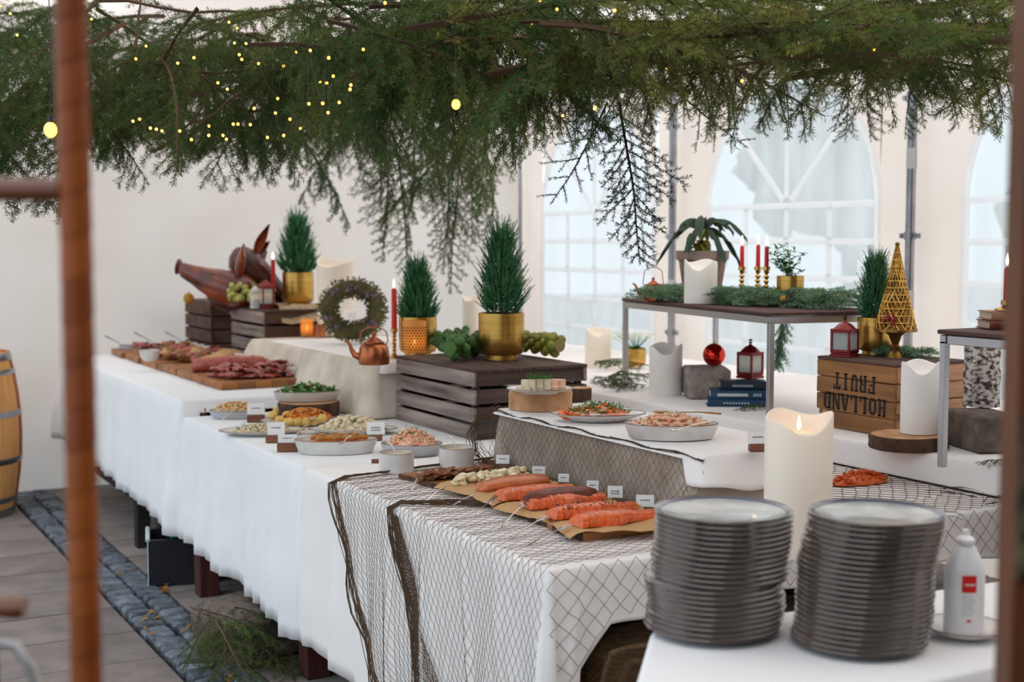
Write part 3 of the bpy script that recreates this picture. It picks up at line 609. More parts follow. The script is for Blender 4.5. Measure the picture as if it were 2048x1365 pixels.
def pillar(label, loc, r, h, seed=0, lit=True, m='wax', group=None, turn=0):
    t = thing('pillar_candle', label, 'candle', loc, group=group)
    def w_(x, y, z, a, k):
        if k >= 3: z -= .085 * r / .06 * (1.2 * max(0, math.cos((a + 2.3 + turn))) ** 3 * .30 + .07 * math.sin(3 * a + seed) + .08) * (1 if k < 7 else .6)
        return x, y, z
    MB().lathe([(.0001, 0), (r * .99, 0), (r, .004), (r, h * .5), (r, h - .004), (r * .97, h), (r * .9, h - .002), (r * .78, h - r * .35), (r * .5, h - r * .62), (.0001, h - r * .66)], seg=40, fn=lambda x, y, z, a, k: (w_(x, y, z, a, k) if 4 <= k <= 7 else (x, y, z))).build('wax_body', MT[m], t)
    if lit: flame(t, 0, 0, h - r * .62, min(1.3, .9 * r / .06))
    return t
def taper(label, loc, h, hz, r=.0095, group=None):
    """red taper in a twisted brass stick"""
    t = thing('candlestick', label, 'candlestick', loc, group=group); s_ = MB()
    s_.lathe([(.0001, 0), (.034, 0), (.034, .004), (.02, .009), (.009, .014)], seg=24)
    n = 26; pr = [(.0085 + .0035 * math.sin(k / n * 2 * PI * 6.5), .014 + (hz - .03) * k / n) for k in range(n + 1)]
    s_.lathe(pr + [(.016, hz - .014), (.016, hz), (.0098, hz), (.0098, hz - .01)], seg=16, fn=lambda x, y, z, a, k: (x * (1 + .18 * math.sin(3 * a + z * 260)) if 4 < k < n else x, y * (1 + .18 * math.sin(3 * a + z * 260)) if 4 < k < n else y, z))
    s_.build('holder', MT['gold'], t)
    c_ = thing('taper_candle', label.replace('twisted brass candlestick under', '') , 'candle', Vector(loc) + Vector((0, 0, hz - .009)), group='tapers')
    return t, c_
def red_taper(stick_label, candle_label, loc, h, hz, group=None, r=.0095):
    t, c_ = taper(stick_label, loc, h, hz, r, group); c_['label'] = candle_label; del c_['group']
    MB().lathe([(.0001, 0), (r * .95, 0), (r, .006), (r * .92, h - .006), (r * .6, h), (.0001, h + .001)], seg=16).build('wax_body', MT['wax_red'], c_)
    flame(c_, 0, 0, h + .002, 1.35, 'flame_white'); return t
def lantern(label, loc, w_, h, rz=0, m='red_metal', lit=True):
    t = thing('lantern', label, 'lantern', loc, rz); a = w_ / 2; hb = h * .62
    MB().box((0, 0, .006), (w_ * 1.04, w_ * 1.04, .012), bev=.002).box((0, 0, .015), (w_ * .94, w_ * .94, .008), bev=.002).build('base', MT[m], t)
    fr = MB()
    for x in (-1, 1):
        for y in (-1, 1): fr.box((x * (a - .004), y * (a - .004), hb / 2 + .01), (.008, .008, hb - .01), bev=.001)
    for z in (hb, .024):
        for s_ in (-1, 1): fr.box((0, s_ * (a - .004), z), (w_, .008, .008), bev=.001).box((s_ * (a - .004), 0, z), (.008, w_, .008), bev=.001)
    fr.build('frame', MT[m], t)
    for k, (x, y, sx, sy) in enumerate(((0, -a + .006, w_ - .016, .0015), (0, a - .006, w_ - .016, .0015), (-a + .006, 0, .0015, w_ - .016), (a - .006, 0, .0015, w_ - .016))):
        MB().box((x, y, hb / 2 + .012), (sx, sy, hb - .03)).build('glass_pane', MT['frosted'], t)
    MB().lathe([(a * 1.42, hb + .004), (a * 1.42, hb + .010), (a * 1.1, hb + h * .06), (a * .95, hb + h * .14), (a * .6, hb + h * .2), (a * .28, hb + h * .225), (a * .2, hb + h * .26), (.0001, hb + h * .27)], seg=4 * 6, fn=lambda x, y, z, an, k: (x * .82, y * .82, z) if k > 2 else (max(-a * 1.04, min(a * 1.04, x)), max(-a * 1.04, min(a * 1.04, y)), z)).build('roof', MT[m], t)
    rg = MB(); zt = hb + h * .33; rr = h * .055; rg.tube([(rr * math.cos(2 * PI * k / 16), 0, zt + rr * math.sin(2 * PI * k / 16)) for k in range(17)], .0018, 5)
    for k in range(4): rg.blob((rr * .8 * math.cos(k * PI / 2 + .8), 0, zt + rr * .8 * math.sin(k * PI / 2 + .8)), .0045, 0, 6, 4)
    rg.build('ring', MT['dark_metal'], t)
    MB().lathe([(.0001, 0), (a * .5, 0), (a * .5, hb * .38), (.0001, hb * .38)], (0, 0, .019), 16).build('candle', MT['wax_warm'], t)
    if lit: flame(t, 0, 0, .019 + hb * .39, .8)
    return t
def kettle(label, loc, r, rz=0, hs=1.0):
    t = thing('kettle', label, 'kettle', loc, rz)
    h = r * 1.35
    MB().lathe([(.0001, 0), (r * .92, 0), (r * .98, .004), (r, h * .12), (r * .98, h * .5), (r * .93, h * .8), (r * .8, h * .95), (r * .66, h), (.0001, h)], seg=40).build('kettle_body', MT['copper'], t)
    l_ = MB().lathe([(r * .7, h), (r * .7, h + .006), (r * .58, h + r * .12), (r * .3, h + r * .34), (r * .12, h + r * .46), (r * .07, h + r * .52)], seg=32).build('lid', MT['copper'], t)
    MB().lathe([(.0001, 0), (r * .07, 0), (r * .15, r * .08), (r * .15, r * .16), (r * .06, r * .25), (.0001, r * .26)], (0, 0, h + r * .5), 14).build('lid_knob', MT['copper'], l_)
    MB().tube([(-r * .9, 0, h * .36), (-r * 1.25, 0, h * .46), (-r * 1.45, 0, h * .72), (-r * 1.55, 0, h * .95), (-r * 1.72, 0, h * 1.1), (-r * 1.86, 0, h * 1.12)], [r * .26, r * .2, r * .14, r * .11, r * .09, r * .1], 14).build('spout', MT['copper'], t)
    H_ = h + r * .95 * hs
    pts = [(r * .78, 0, h * .93), (r * .92, 0, h * 1.15), (r * .8, 0, H_ * .92), (r * .45, 0, H_ * 1.02), (0, 0, H_ * 1.05), (-r * .45, 0, H_ * 1.02), (-r * .8, 0, H_ * .92), (-r * .92, 0, h * 1.15), (-r * .78, 0, h * .93)]
    MB().tube(pts, r * .04, 8).build('handle', MT['copper'], t); return t
def log_slice(label, loc, r, h, sx=1.15, m='bark'):
    t = thing('log_slice', label, 'log slice', loc); s0 = rnd() * 9
    fn = lambda x, y, z, a, k: (x * (1 + .06 * noise.noise(Vector((math.cos(a) * 2, math.sin(a) * 2, s0)))), y * (1 + .06 * noise.noise(Vector((math.cos(a) * 2, math.sin(a) * 2, s0)))), z)
    MB().lathe([(r * .97, 0), (r, h * .15), (r * .985, h * .5), (r, h * .85), (r * .97, h), (r * .93, h), (r * .93, 0)], seg=44, sx=sx, fn=fn).build('bark_ring', MT[m], t)
    MB().lathe([(.0001, .0), (r * .94, 0.0), (r * .94, h + .001), (.0001, h + .001)], seg=44, sx=sx, fn=fn).build('cut_face', MT['log_face'], t); return t
# gold pots and conifers
CZ = TZ + .287
p = W(1003, 719, CZ); pr_ = MP(46, p)
pot('brushed gold pot holding the tallest conifer on the dark crate', p, pr_, MP(93, p))
main = conifer_tree('conifer', 'tall pointed dark green conifer in the gold pot on the dark crate', p + Vector((0, 0, MP(86, p))), MP(186, p), MP(50, p), 11, 640)
p = W(836, 716, d=6.3); p.z = RZ
pot('gold pot mostly hidden behind the glowing glass tea light', p, MP(38, p), MP(80, p))
c2_ = conifer_tree('conifer', 'wide dark green conifer behind the glowing glass tea light', p + Vector((0, 0, MP(66, p))), MP(130, p), MP(46, p), 21, 620)
p = W(597, 613, TF + .33); pot('shiny gold pot beside the red candle on the grey crate', p, MP(31, p), MP(68, p)); 
conifer_tree('conifer', 'dark green conifer in the gold pot on the grey crate near the pig heads', p + Vector((0, 0, MP(62, p))), MP(124, p), MP(36, p), 31, src=c2_)
p = W(1748, 709, BZ + FH + .003); pot('gold pot on the fruit crate behind the gold wicker cone', p, MP(34, p), MP(74, p))
conifer_tree('conifer', 'dark green conifer behind the gold wicker cone on the fruit crate', p + Vector((0, 0, MP(66, p))), MP(140, p), MP(38, p), 41, src=main)
# tea light glasses
def tealight(label, loc, r, h):
    t = thing('tea_light_glass', label, 'candle holder', loc)
    MB().lathe([(.0001, 0), (r * .94, 0), (r * .96, .004), (r, h * .4), (r, h), (r * .94, h), (r * .93, .012), (.0001, .012)], seg=32).build('glass_cup', MT['amber_glass'], t)
    d = MB(); n = 22
    for i in range(n):
        for j in range(9): a = 2 * PI * (i + .5 * (j % 2)) / n; d.blob((r * 1.0 * math.cos(a), r * 1.0 * math.sin(a), h * (.12 + .085 * j)), (r * .085, r * .085, h * .028), 0, 5, 4)
    d.build('pattern', MT['antique_gold'], t, kind='stuff')
    MB().lathe([(.0001, 0), (r * .5, 0), (r * .5, .014), (.0001, .014)], (0, 0, .013), 16).build('tea_light', MT['wax_warm'], t); flame(t, 0, 0, .028, 1.5)
    ld = bpy.data.lights.new('flame_light', 'POINT'); ld.energy = .35; ld.color = (1, .6, .25); ld.shadow_soft_size = .01; lo = bpy.data.objects.new('flame_light', ld); C.objects.link(lo); lo.parent = t; lo.location = (0, 0, .05); ld.energy = .12
p = W(829, 706, CZ); tealight('patterned amber glass with a lit tea light on the dark crate', p, MP(24, p), MP(64, p))
p = W(614, 672, RZ); tealight('small amber glass with a lit tea light beside the wreath', p, MP(13, p), MP(34, p))
p = W(638, 674, RZ); t = thing('tea_light_glass', 'small unlit clear glass between the amber tea light and the wreath', 'candle holder', p); MB().lathe([(.0001, 0), (MP(11, p), 0), (MP(12, p), MP(24, p)), (MP(11, p), MP(24, p)), (MP(10, p), .005), (.0001, .005)], seg=24).build('glass_cup', MT['copper'], t)
# pillar candles
p = W(1594, 1106, TZ); pillar('big cream pillar candle with a melted rim behind the plate stacks', p, MP(67, p), MP(292, p) * .98, 0, turn=-.1, m='wax_warm')
log_slice('thin log slice under the white pillar candle by the fruit crate', W(1816, 896, BZ), MP(74, W(1816, 896, BZ)), MP(27, W(1816, 896, BZ)), 1.1)
q = W(1816, 896, BZ); p = q + Vector((.02, .0, MP(27, q) + .003)); p = W(1838, 866, BZ + MP(27, q) + .003); pillar('white pillar candle on the thin log slice by the fruit crate', p, MP(37, p), MP(146, p), 2, lit=False)
p = W(1331, 790, BZ); pillar('tall white pillar candle left of the concrete block under the display table', p, MP(33, p), MP(104, p), 1, lit=False)
p = W(1401, 607, ZT + .004); pillar('short wide white pillar candle in front of the kale pot', p, MP(33, p), MP(89, p), 3, lit=False)
p = W(1196, 735, BZ); pillar('pale pillar candle in front of the left arched window, behind the spruce', p, MP(26, p), MP(80, p), 1, lit=False, m='wax_warm')
p = W(943, 697, d=6.6); p.z = RZ; pillar('warm cream pillar candle just left behind the tall conifer pot', p, MP(18, p), MP(112, p), 4, lit=False, m='wax_warm')
p = W(672, 640, d=7.75); p.z = RZ; pillar('tall wide cream pillar candle behind the wreath', p, MP(37, p), MP(156, p), 5, lit=False, m='wax_warm')
p = W(702, 672, d=7.45); p.z = RZ; pillar('white pillar candle seen through the wreath', p, MP(14, p), MP(60, p), 5, lit=False)
# tapers
for x, tp, bs_, lab in ((1483, 488, 606, 'leftmost'), (1515, 487, 607, 'middle'), (1532, 490, 611, 'rightmost')):
    p = W(x, bs_, ZT + .004); red_taper('twisted brass candlestick holding the %s of the three red candles' % lab, 'lit red taper candle, %s of the three on the garland table' % lab, p, MP(532 - tp + (3 if lab != 'leftmost' else 2), p), MP(bs_ - 534, p))
p = W(547, 612, TF + .33); red_taper('short brass candlestick on the grey crate beside the gold pot', 'lit red taper candle on the grey crate beside the gold pot', p, MP(62, p), MP(33, p), r=.014)
p = W(789, 741, d=6.25); p.z = RZ; red_taper('tall twisted brass candlestick left of the amber tea light', 'lit red taper candle left of the dark crate', p, MP(84, p), MP(58, p), r=.013)
# lanterns
p = W(1500, 757, BZ + .105); lantern('small red lantern with a lit candle standing on the blue books', p, MP(38, p), MP(78, p), R(12))
p = W(1689, 714, BZ + FH + .001); lantern('small red lantern on the fruit crate, left of the gold pot', p, MP(42, p), MP(82, p), R(20), lit=False)
p = W(532, 617, TF + .331); lantern('dark red lantern with a lit candle beside the red taper on the grey crate', p, MP(25, p), MP(66, p), R(5))
p = W(511, 617, TF + .331); lantern('white lantern at the left corner of the grey crate', p, MP(17, p), MP(52, p), R(0), m='pvc_white')
# kettles
p = W(748, 729, RZ + .003); kettle('copper kettle on the white runner in front of the wreath', p, MP(31, p), YAW * -1)
p = W(1306, 601, ZT + .004); kettle('small copper kettle at the left end of the garland table', p, MP(22, p), -YAW, hs=1.6)
# gold wicker cone on a footed stand
p = W(1790, 716, BZ + FH + .001); t = thing('cake_stand', 'small gold footed stand under the wicker cone tree', 'stand', p); hb = MP(56, p); rb = MP(43, p)
MB().lathe([(.0001, 0), (rb * .42, 0), (rb * .4, .006), (rb * .2, hb * .25), (rb * .24, hb * .4), (rb * .16, hb * .5), (rb * .3, hb * .8), (rb * .5, hb * .92), (rb, hb * .95), (rb * 1.0, hb + .004), (rb * .93, hb + .001), (.0001, hb)], seg=36).build('stand_body', MT['antique_gold'], t)
t = thing('wicker_cone', 'gold woven cone tree standing on the footed stand', 'ornament', p + Vector((0, 0, hb + .002))); hc = MP(166, p); rc = MP(38, p); wv = MB()
for s_ in (1, -1):
    for k in range(20):
        pts = []
        for j in range(19): q = j / 18; a = 2 * PI * k / 20 + s_ * q * 2.6; rr = rc * (1 - q) + .004; pts.append((rr * math.cos(a), rr * math.sin(a), hc * q))
        wv.tube(pts, .0026, 4)
for j in range(12): q = j / 12; rr = rc * (1 - q) + .005; wv.tube([(rr * math.cos(2 * PI * i / 24), rr * math.sin(2 * PI * i / 24), hc * q) for i in range(25)], .0022, 4, cap=False)
wv.build('weave', MT['gold'], t); MB().lathe([(rc * .93, .002), (.003, hc * .96)], seg=24).build('lining', MT['antique_gold'], t)
MB().blob((0, 0, hc + .006), .009, .3).build('cone_tip', MT['antique_gold'], t)
bm_ = MB()
for k in range(26): bm_.blob((-rc * .86 + U(-.012, .006), -rc * .35 + U(-.03, .02), .03 + U(-.022, .03)), .005, .3, 5, 4)
bm_.build('red_berries', MT['berry'], t, kind='stuff')
# ornament ball, concrete blocks, books
p = W(1414, 798, BZ); t = tag(MB().box((0, 0, MP(62, p) / 2), (MP(84, p), MP(92, p), MP(62, p)), bev=.012, jit=.003).build('concrete_block', MT['concrete_pale'], loc=p + Vector((.03, .05, .001)), rz=R(-28)), 'rough pale concrete block under the red glass ball', 'block')
q = W(1428, 733, d=(Vector(p) - CAM).dot(FW) * 1.0 + .03); q = Vector((t.location.x, t.location.y, BZ + .001 + MP(62, p))); q = W(1428, 733, z=q.z + .001); rr = MP(23, q)
t = thing('glass_ball', 'shiny red glass ball on the pale concrete block', 'ornament', q); MB().blob((0, 0, rr), rr, 0, 32, 20).build('ball', MT['red_mirror'], t); MB().lathe([(.006, 0), (.006, .008), (.0001, .009)], (0, 0, rr * 2 - .001), 12).build('cap', MT['gold'], t)
def book(label, loc, L, wd, h, rz, m, pg='pages', band=True, long=False):
    t = thing('book', label, 'book', loc, rz)
    cv = MB(); cv.box((0, 0, .0015), (L, wd, .003), bev=.001).box((0, 0, h - .0015), (L, wd, .003), bev=.001)
    cv.add([(x, -wd / 2 - .004 * math.sin(PI * k / 6), .0 + h * k / 6) for x in (-L / 2, L / 2) for k in range(7)], [(k, k + 1, k + 8, k + 7) for k in range(6)])
    cv.build('cover', MT[m], t); MB().box((.002, .003, h / 2), (L - .008, wd - .008, h - .006)).build('page_block', MT[pg], t)
    if band:
        pr = MB()
        if long: pr.box((-L * .12, -wd / 2 - .0035, h * .5), (L * .52, .0015, h * .34))
        for k in range(9 if not long else 4):
            x = (-L * .22 + k * L * .05) if not long else L * .24 + k * .009
            pr.box((x, -wd / 2 - .0038, h * .5), (L * .028 if not long else .005, .0012, h * (.22 if not long else .35)))
        pr.build('spine_print', MT['book_print'], t, smooth=False)
bz = R(-33)
p = W(1478, 812, BZ); book('blue hardback at the bottom of the small book pile', p + Vector((0, .02, .001)), MP(118, p), .12, .030, bz, 'book_blue', 'pages_white')
book('blue hardback with a pale spine panel, middle of the book pile', p + Vector((0.012, .02, .032)), MP(116, p), .12, .036, bz, 'book_blue', 'pages_white', long=True)
book('dark navy hardback on top of the pile under the red lantern', p + Vector((.035, .025, .069)), MP(92, p), .11, .035, bz, 'book_navy')
p = W(1960, 905, BZ); t = tag(MB().box((0, 0, .062), (.16, .24, .124), bev=.008, jit=.002).build('concrete_block', MT['concrete'], loc=p + Vector((.07, .05, .001)), rz=R(-20)), 'dark grey concrete block under the birch log', 'block')
q = Vector((t.location.x - .02, t.location.y, BZ + .127)); q = W(1962, 812, z=BZ + .127)
t = thing('birch_log', 'upright birch log with peeling white bark on the concrete block', 'log', q); rl = MP(35, q); hl = MP(122, q)
MB().lathe([(rl * 1.03, 0), (rl, hl * .1), (rl * .98, hl * .3), (rl * 1.02, hl * .5), (rl * .97, hl * .7), (rl * 1.0, hl * .9), (rl, hl), (rl * .92, hl), (rl * .92, 0)], seg=40, fn=lambda x, y, z, a, k: (x * (1 + .05 * noise.noise(Vector((math.cos(a) * 3, math.sin(a) * 3, z * 30)))), y * (1 + .05 * noise.noise(Vector((math.cos(a) * 3, math.sin(a) * 3, z * 30)))), z)).build('bark', MT['birch'], t)
MB().lathe([(.0001, 0), (rl * .93, 0), (rl * .93, hl + .002), (.0001, hl + .002)], seg=32).build('cut_face', MT['log_face'], t)
p = W(2002, 660, ZT); 
for k, lab in enumerate(('brown book at the bottom of the pile on the right display table', 'lighter brown book on top of the pile on the right display table')):
    book(lab, p + Vector((.03, .02, .003 + k * .028)), .13 - .01 * k, .1, .026, R(-25), 'red_brown' if k == 0 else 'crate_fruit_end', 'pages', band=False)
tc_ = p + Vector((.02, .0, .06)); red_taper('small brass candleholder on the brown books at the right edge', 'slim red candle at the right edge on the brown books', tc_, .11, .03)
# log slices and riser food stands
R1 = 1.004
p = W(1082, 817, R1); log_slice('thick round log slice with smooth sides under the terrine plate', p, MP(66, p) / 1.1, MP(36, p), 1.1, m='log_face')
p = W(1160, 800, R1); t = log_slice('short bark covered log piece behind the terrine plate', p, MP(24, p), MP(24, p), 1.0)
p = W(618, 834, TZ); log_slice('dark bark log slice under the green salad bowl', p + Vector((0, 0, .001)), MP(62, p) / 1.1, MP(30, p), 1.1)
# wreath
p = W(706, 686, d=7.1); p.z = RZ; t = thing('wreath', 'heather and moss wreath with lilac blossoms leaning behind the copper kettle', 'wreath', p, -YAW); Rw = MP(50, p); random.seed(5); g1 = MB(); g2 = MB()
MB().tube([(Rw * math.cos(2 * PI * k / 24), 0, Rw * 1.05 + Rw * .9 * math.sin(2 * PI * k / 24) + .04) for k in range(25)], MP(15, p), 8, cap=False).build('ring', MT['wreath'], t)
for k in range(900):
    a = U(0, 2 * PI); b_ = U(0, 2 * PI); rr = MP(15, p); c_ = Vector(((Rw + rr * math.cos(b_)) * math.cos(a), rr * 1.1 * math.sin(b_), (Rw * .9 + rr * math.cos(b_)) * math.sin(a) + Rw * 1.05 + .04))
    o = Vector((math.cos(b_) * math.cos(a), math.sin(b_), math.cos(b_) * math.sin(a))); d = (o + Vector((U(-.8, .8), U(-.5, .5), U(-.8, .8)))).normalized()
    (g1).leaf(c_, d, frame(d)[0], U(.018, .034), .011, .2, 2)
for k in range(60):
    a = random.choice([.9, 1.5, 1.7, 2.3, 3.4, 4.0, .6, 5.6]) + U(-.16, .16); g2.blob(((Rw + U(-.02, .03)) * math.cos(a), -MP(15, p) + U(-.008, .008), (Rw * .9 + U(-.02, .02)) * math.sin(a) + Rw * 1.05 + .04), U(.006, .011), .4, 6, 4)
g1.build('foliage', MT['wreath'], t, smooth=False, kind='stuff'); g2.build('blossoms', MT['lilac'], t, kind='stuff')
# brussels sprout stalks
def sprout_stalk(label, p0, p1, r, yellow, seed):
    random.seed(seed); p0, p1 = Vector(p0), Vector(p1); d = p1 - p0; L = d.length
    t = thing('brussels_sprout_stalk', label, 'vegetable', p0, math.atan2(d.y, d.x)); ms = 'sprout_yellow' if yellow else 'sprout'
    MB().tube([(0, 0, r * 1.2), (L * .5, 0, r * 1.25), (L, 0, r * 1.2)], [r * .5, r * .45, r * .3], 12).build('stalk', MT['stalk' if yellow else 'sprout'], t)
    MB().lathe([(.0001, 0), (r * .56, 0), (r * .6, r * .12), (.0001, r * .16)], (-r * .05, 0, r * 1.2), 14, fn=lambda x, y, z, a, k: (-z, y, x)).build('cut_end', MT['stalk' if yellow else 'sprout'], t)
    protos = []
    for j in range(3):
        m_ = MB().blob((0, 0, 0), 1, .18, 10, 7)
        for k in range(7): a = k * 2.4; dd = Vector((math.cos(a) * .4, math.sin(a) * .4, .9)).normalized(); m_.leaf(Vector((math.cos(a), math.sin(a), -.5)) * .8, (Vector((-math.cos(a) * .25, -math.sin(a) * .25, 1))), Vector((math.cos(a), math.sin(a), .3)), 1.5, 1.2, .35, 4)
        protos.append(m_.mesh('sprout', MT[ms]))
    n = 34
    for i in range(n):
        q = (i + .5) / n; a = i * 2.399; sr = r * U(.34, .5) * (1.1 - .25 * q); x = L * (.03 + q * .95)
        o = put(random.choice(protos), 'sprout', (x, math.cos(a) * r * .72, max(sr * .8, r * 1.2 + math.sin(a) * r * .72)), t); o.rotation_euler = (U(0, 6), U(0, 6), U(0, 6)); o.scale = (sr,) * 3
    return t
a_ = W(900, 726, CZ); b_ = W(985, 706, CZ); sprout_stalk('dark green brussels sprout stalk lying left of the gold pot', a_, b_ + Vector((.03, .02, 0)), MP(24, a_), False, 3)
a_ = W(882, 708, CZ); b_ = W(950, 690, CZ); sprout_stalk('brussels sprout stalk with orange tinted leaves behind the dark green one', a_ + Vector((0, .03, 0)), b_ + Vector((0, .06, 0)), MP(19, a_), False, 4)
a_ = W(1124, 718, CZ); b_ = W(1060, 711, CZ); sprout_stalk('yellowish brussels sprout stalk with a pale cut end right of the gold pot', a_ + Vector((-.01, .01, 0)), b_ + Vector((-.0, .04, 0)), MP(22, a_), True, 8)
random.seed(77)
# ================================================================== NEEDLED GREENERY
def bough_segs(L, spread, droop, seed, side_step=.035, sub=.026, hang=0, sublen=.3, up=0):
    rs = random.Random(seed); segs = []
    def path(p, d, L_, n, dr, wob, r0, r1, need):
        out = [(p.copy(), d.copy())]
        for k in range(n):
            d = (d + Vector((rs.uniform(-wob, wob), rs.uniform(-wob, wob), rs.uniform(-wob, wob) - dr / n))).normalized(); q = p + d * (L_ / n)
            segs.append((p.copy(), q.copy(), r0 + (r1 - r0) * k / n, r0 + (r1 - r0) * (k + 1) / n, need and (need > 1 or k > n * .25))); p = q; out.append((p.copy(), d.copy()))
        return out
    main = path(Vector((0, 0, 0)), Vector((1, 0, .12 + up)).normalized(), L, 14, droop, .05, .009 * L + .001, .0016, 1)
    def at(pt, t): k = min(int(t * (len(pt) - 1)), len(pt) - 2); f_ = t * (len(pt) - 1) - k; return pt[k][0].lerp(pt[k + 1][0], f_), pt[k][1]
    n = int(L / side_step); sgn = 1
    for i in range(n):
        t = .06 + .93 * i / n; p, d = at(main, t); sgn = -sgn
        env = (1 - t) ** .75 * min(1, .35 + t * 2.2); l = spread * env * rs.uniform(.45, 1.05) + .05
        z = Vector((0, 0, 1)); s_ = d.cross(z); s_ = s_.normalized() if s_.length > .1 else Vector((0, 1, 0))
        roll = rs.uniform(-.5, .5); dd = (d * .65 + (s_ * math.cos(roll) + z * math.sin(roll)) * sgn * .8 - z * hang * rs.uniform(.3, 1)).normalized()
        sp_ = path(p, dd, l, 5, droop * .8 + hang * .8, .09, .0026, .001, 2); m = int(l / sub); s2 = 1
        for j in range(1, m):
            tt = j / m; q, e = at(sp_, tt); s2 = -s2; sv = e.cross(z); sv = sv.normalized() if sv.length > .1 else s_
            ll = l * sublen * (1 - tt * .7) * rs.uniform(.4, 1.1) + .015; e2 = (e * .7 + sv * s2 * .7 + Vector((0, 0, rs.uniform(-.35, .2) - hang * .6))).normalized()
            path(q, e2, ll, 2, droop * .5 + hang * .4, .08, .0012, .0007, 2)
    return segs
def needles_mesh(segs, dens, nl, nw, seed, name, mt, fwd=.75):
    rg = np.random.default_rng(seed); A = []; B = []
    for p, q, r0, r1, nd in segs:
        if nd: A.append(p); B.append(q)
    A = np.array([tuple(a) for a in A]); B = np.array([tuple(a) for a in B]); ln = np.linalg.norm(B - A, axis=1); cnt = np.maximum(1, (ln * dens).astype(int)); idx = np.repeat(np.arange(len(A)), cnt); N = len(idx)
    t = rg.random((N, 1)); d = (B - A)[idx] / ln[idx][:, None]; base = A[idx] + (B - A)[idx] * t
    r_ = rg.normal(size=(N, 3)); r_ -= d * (r_ * d).sum(1, keepdims=True); r_ /= np.linalg.norm(r_, axis=1, keepdims=True)
    nd = d * fwd + r_; nd /= np.linalg.norm(nd, axis=1, keepdims=True); tip = base + nd * nl * rg.uniform(.7, 1.15, (N, 1))
    sd_ = np.cross(nd, rg.normal(size=(N, 3))); sd_ /= np.linalg.norm(sd_, axis=1, keepdims=True); sd_ *= nw / 2
    mid = base * .45 + tip * .55
    V = np.stack([base - sd_ * .6, mid + sd_, tip, mid - sd_], 1).reshape(-1, 3); n = len(V) // 4
    me = bpy.data.meshes.new(name); me.vertices.add(len(V)); me.vertices.foreach_set('co', V.ravel().astype(np.float32))
    me.loops.add(n * 4); me.loops.foreach_set('vertex_index', np.arange(n * 4, dtype=np.int32)); me.polygons.add(n); me.polygons.foreach_set('loop_start', np.arange(0, n * 4, 4, dtype=np.int32))
    me.update(calc_edges=True); me.materials.append(mt); return me
def stem_mesh(segs, name, mt, mn=0):
    mb = MB(); mb.v = []
    for p, q, r0, r1, nd in segs:
        if r0 < mn: continue
        d = (q - p).normalized(); u_, w_ = frame(d); b = len(mb.v)
        for pp_, rr in ((p, r0), (q, r1)):
            for i in range(3): a = 2 * PI * i / 3; mb.v.append(tuple(pp_ + u_ * rr * math.cos(a) + w_ * rr * math.sin(a)))
        mb.f += [(b, b+1, b+4, b+3), (b+1, b+2, b+5, b+4), (b+2, b, b+3, b+5)]
    return mb.mesh(name, mt, False)
class Bough:
    def __init__(s, seed, L, spread, droop, hang=0, m='needle', dens=700, nl=.014, nw=.0017, side=.035, sub=.026, sublen=.3, st='twig', up=0, fwd=.75):
        sg = bough_segs(L, spread, droop, seed, side, sub, hang, sublen, up); s.L = L
        s.n = needles_mesh(sg, dens, nl, nw, seed, 'needles', MT[m], fwd) if dens else None; s.s = stem_mesh(sg, 'stem', MT[st])
    def place(s, name, label, cat, loc, rot, sc=1, group=None):
        t = thing(name, label, cat, loc, group=group, sc=sc); t.rotation_euler = rot
        o = put(s.s, 'stem', (0, 0, 0), t)
        if s.n: o = put(s.n, 'needles', (0, 0, 0), t); o['kind'] = 'stuff'
        return t
KG = [Bough(100 + i, 1.0, .42, .35, .28, 'needle', dens=680, nl=.019, nw=.0021) for i in range(3)] + [Bough(110 + i, .8, .36, .6, .7, 'needle', dens=680, nl=.019, nw=.0021) for i in range(2)]
KO = [Bough(120 + i, 1.1, .40, .18, .1, 'needle_olive', dens=640, nl=.018, nw=.0020, sub=.03) for i in range(3)] + [Bough(125, .7, .3, .5, .6, 'needle_olive', dens=600, nl=.017, nw=.002)]
KD = Bough(130, .62, .30, .05, .0, 'needle_dark', dens=1000, nl=.013, nw=.0022, side=.022, sub=.026, sublen=.34, st='twig_dark')
KS = Bough(131, .5, .24, .2, .2, 'needle_dark', dens=800, nl=.013, nw=.0020, side=.05, sub=.05, st='twig_dark')
KB = Bough(133, .30, .085, .0, .0, 'needle', dens=0, side=.02, sub=.5, st='twig')
KF = Bough(134, .5, .24, .3, .3, 'needle', dens=520, nl=.018, nw=.0024)
random.seed(5)
def spread_boughs(n, xr, yr, dr, kinds, label, group, sc=(.85, 1.2), hang=.0, yaws=None, roll=.5, tilt=(-.15, .35)):
    for i in range(n):
        px = xr[0] + (xr[1] - xr[0]) * ((i + U(.1, .9)) / n); py = U(*yr); d = U(*dr); b = random.choice(kinds); s_ = U(*sc)
        yw = U(0, 2 * PI) if yaws is None else random.choice(yaws) + U(-.4, .4) ; tl = U(*tilt) + hang
        P = W(px, py, d=d); dr_ = Vector((math.cos(yw) * math.cos(tl), math.sin(yw) * math.cos(tl), -math.sin(tl)))
        P = P - dr_ * (b.L * s_ * .5); P.z = min(P.z, 3.3)
        b.place('spruce_branch', label, 'branch', P, (U(-roll, roll), tl, yw), s_, group)
def RY(deg): return R(61 + deg)   # yaw measured in the picture: 0 = to the right, 90 = away
RIGHT = -YAW
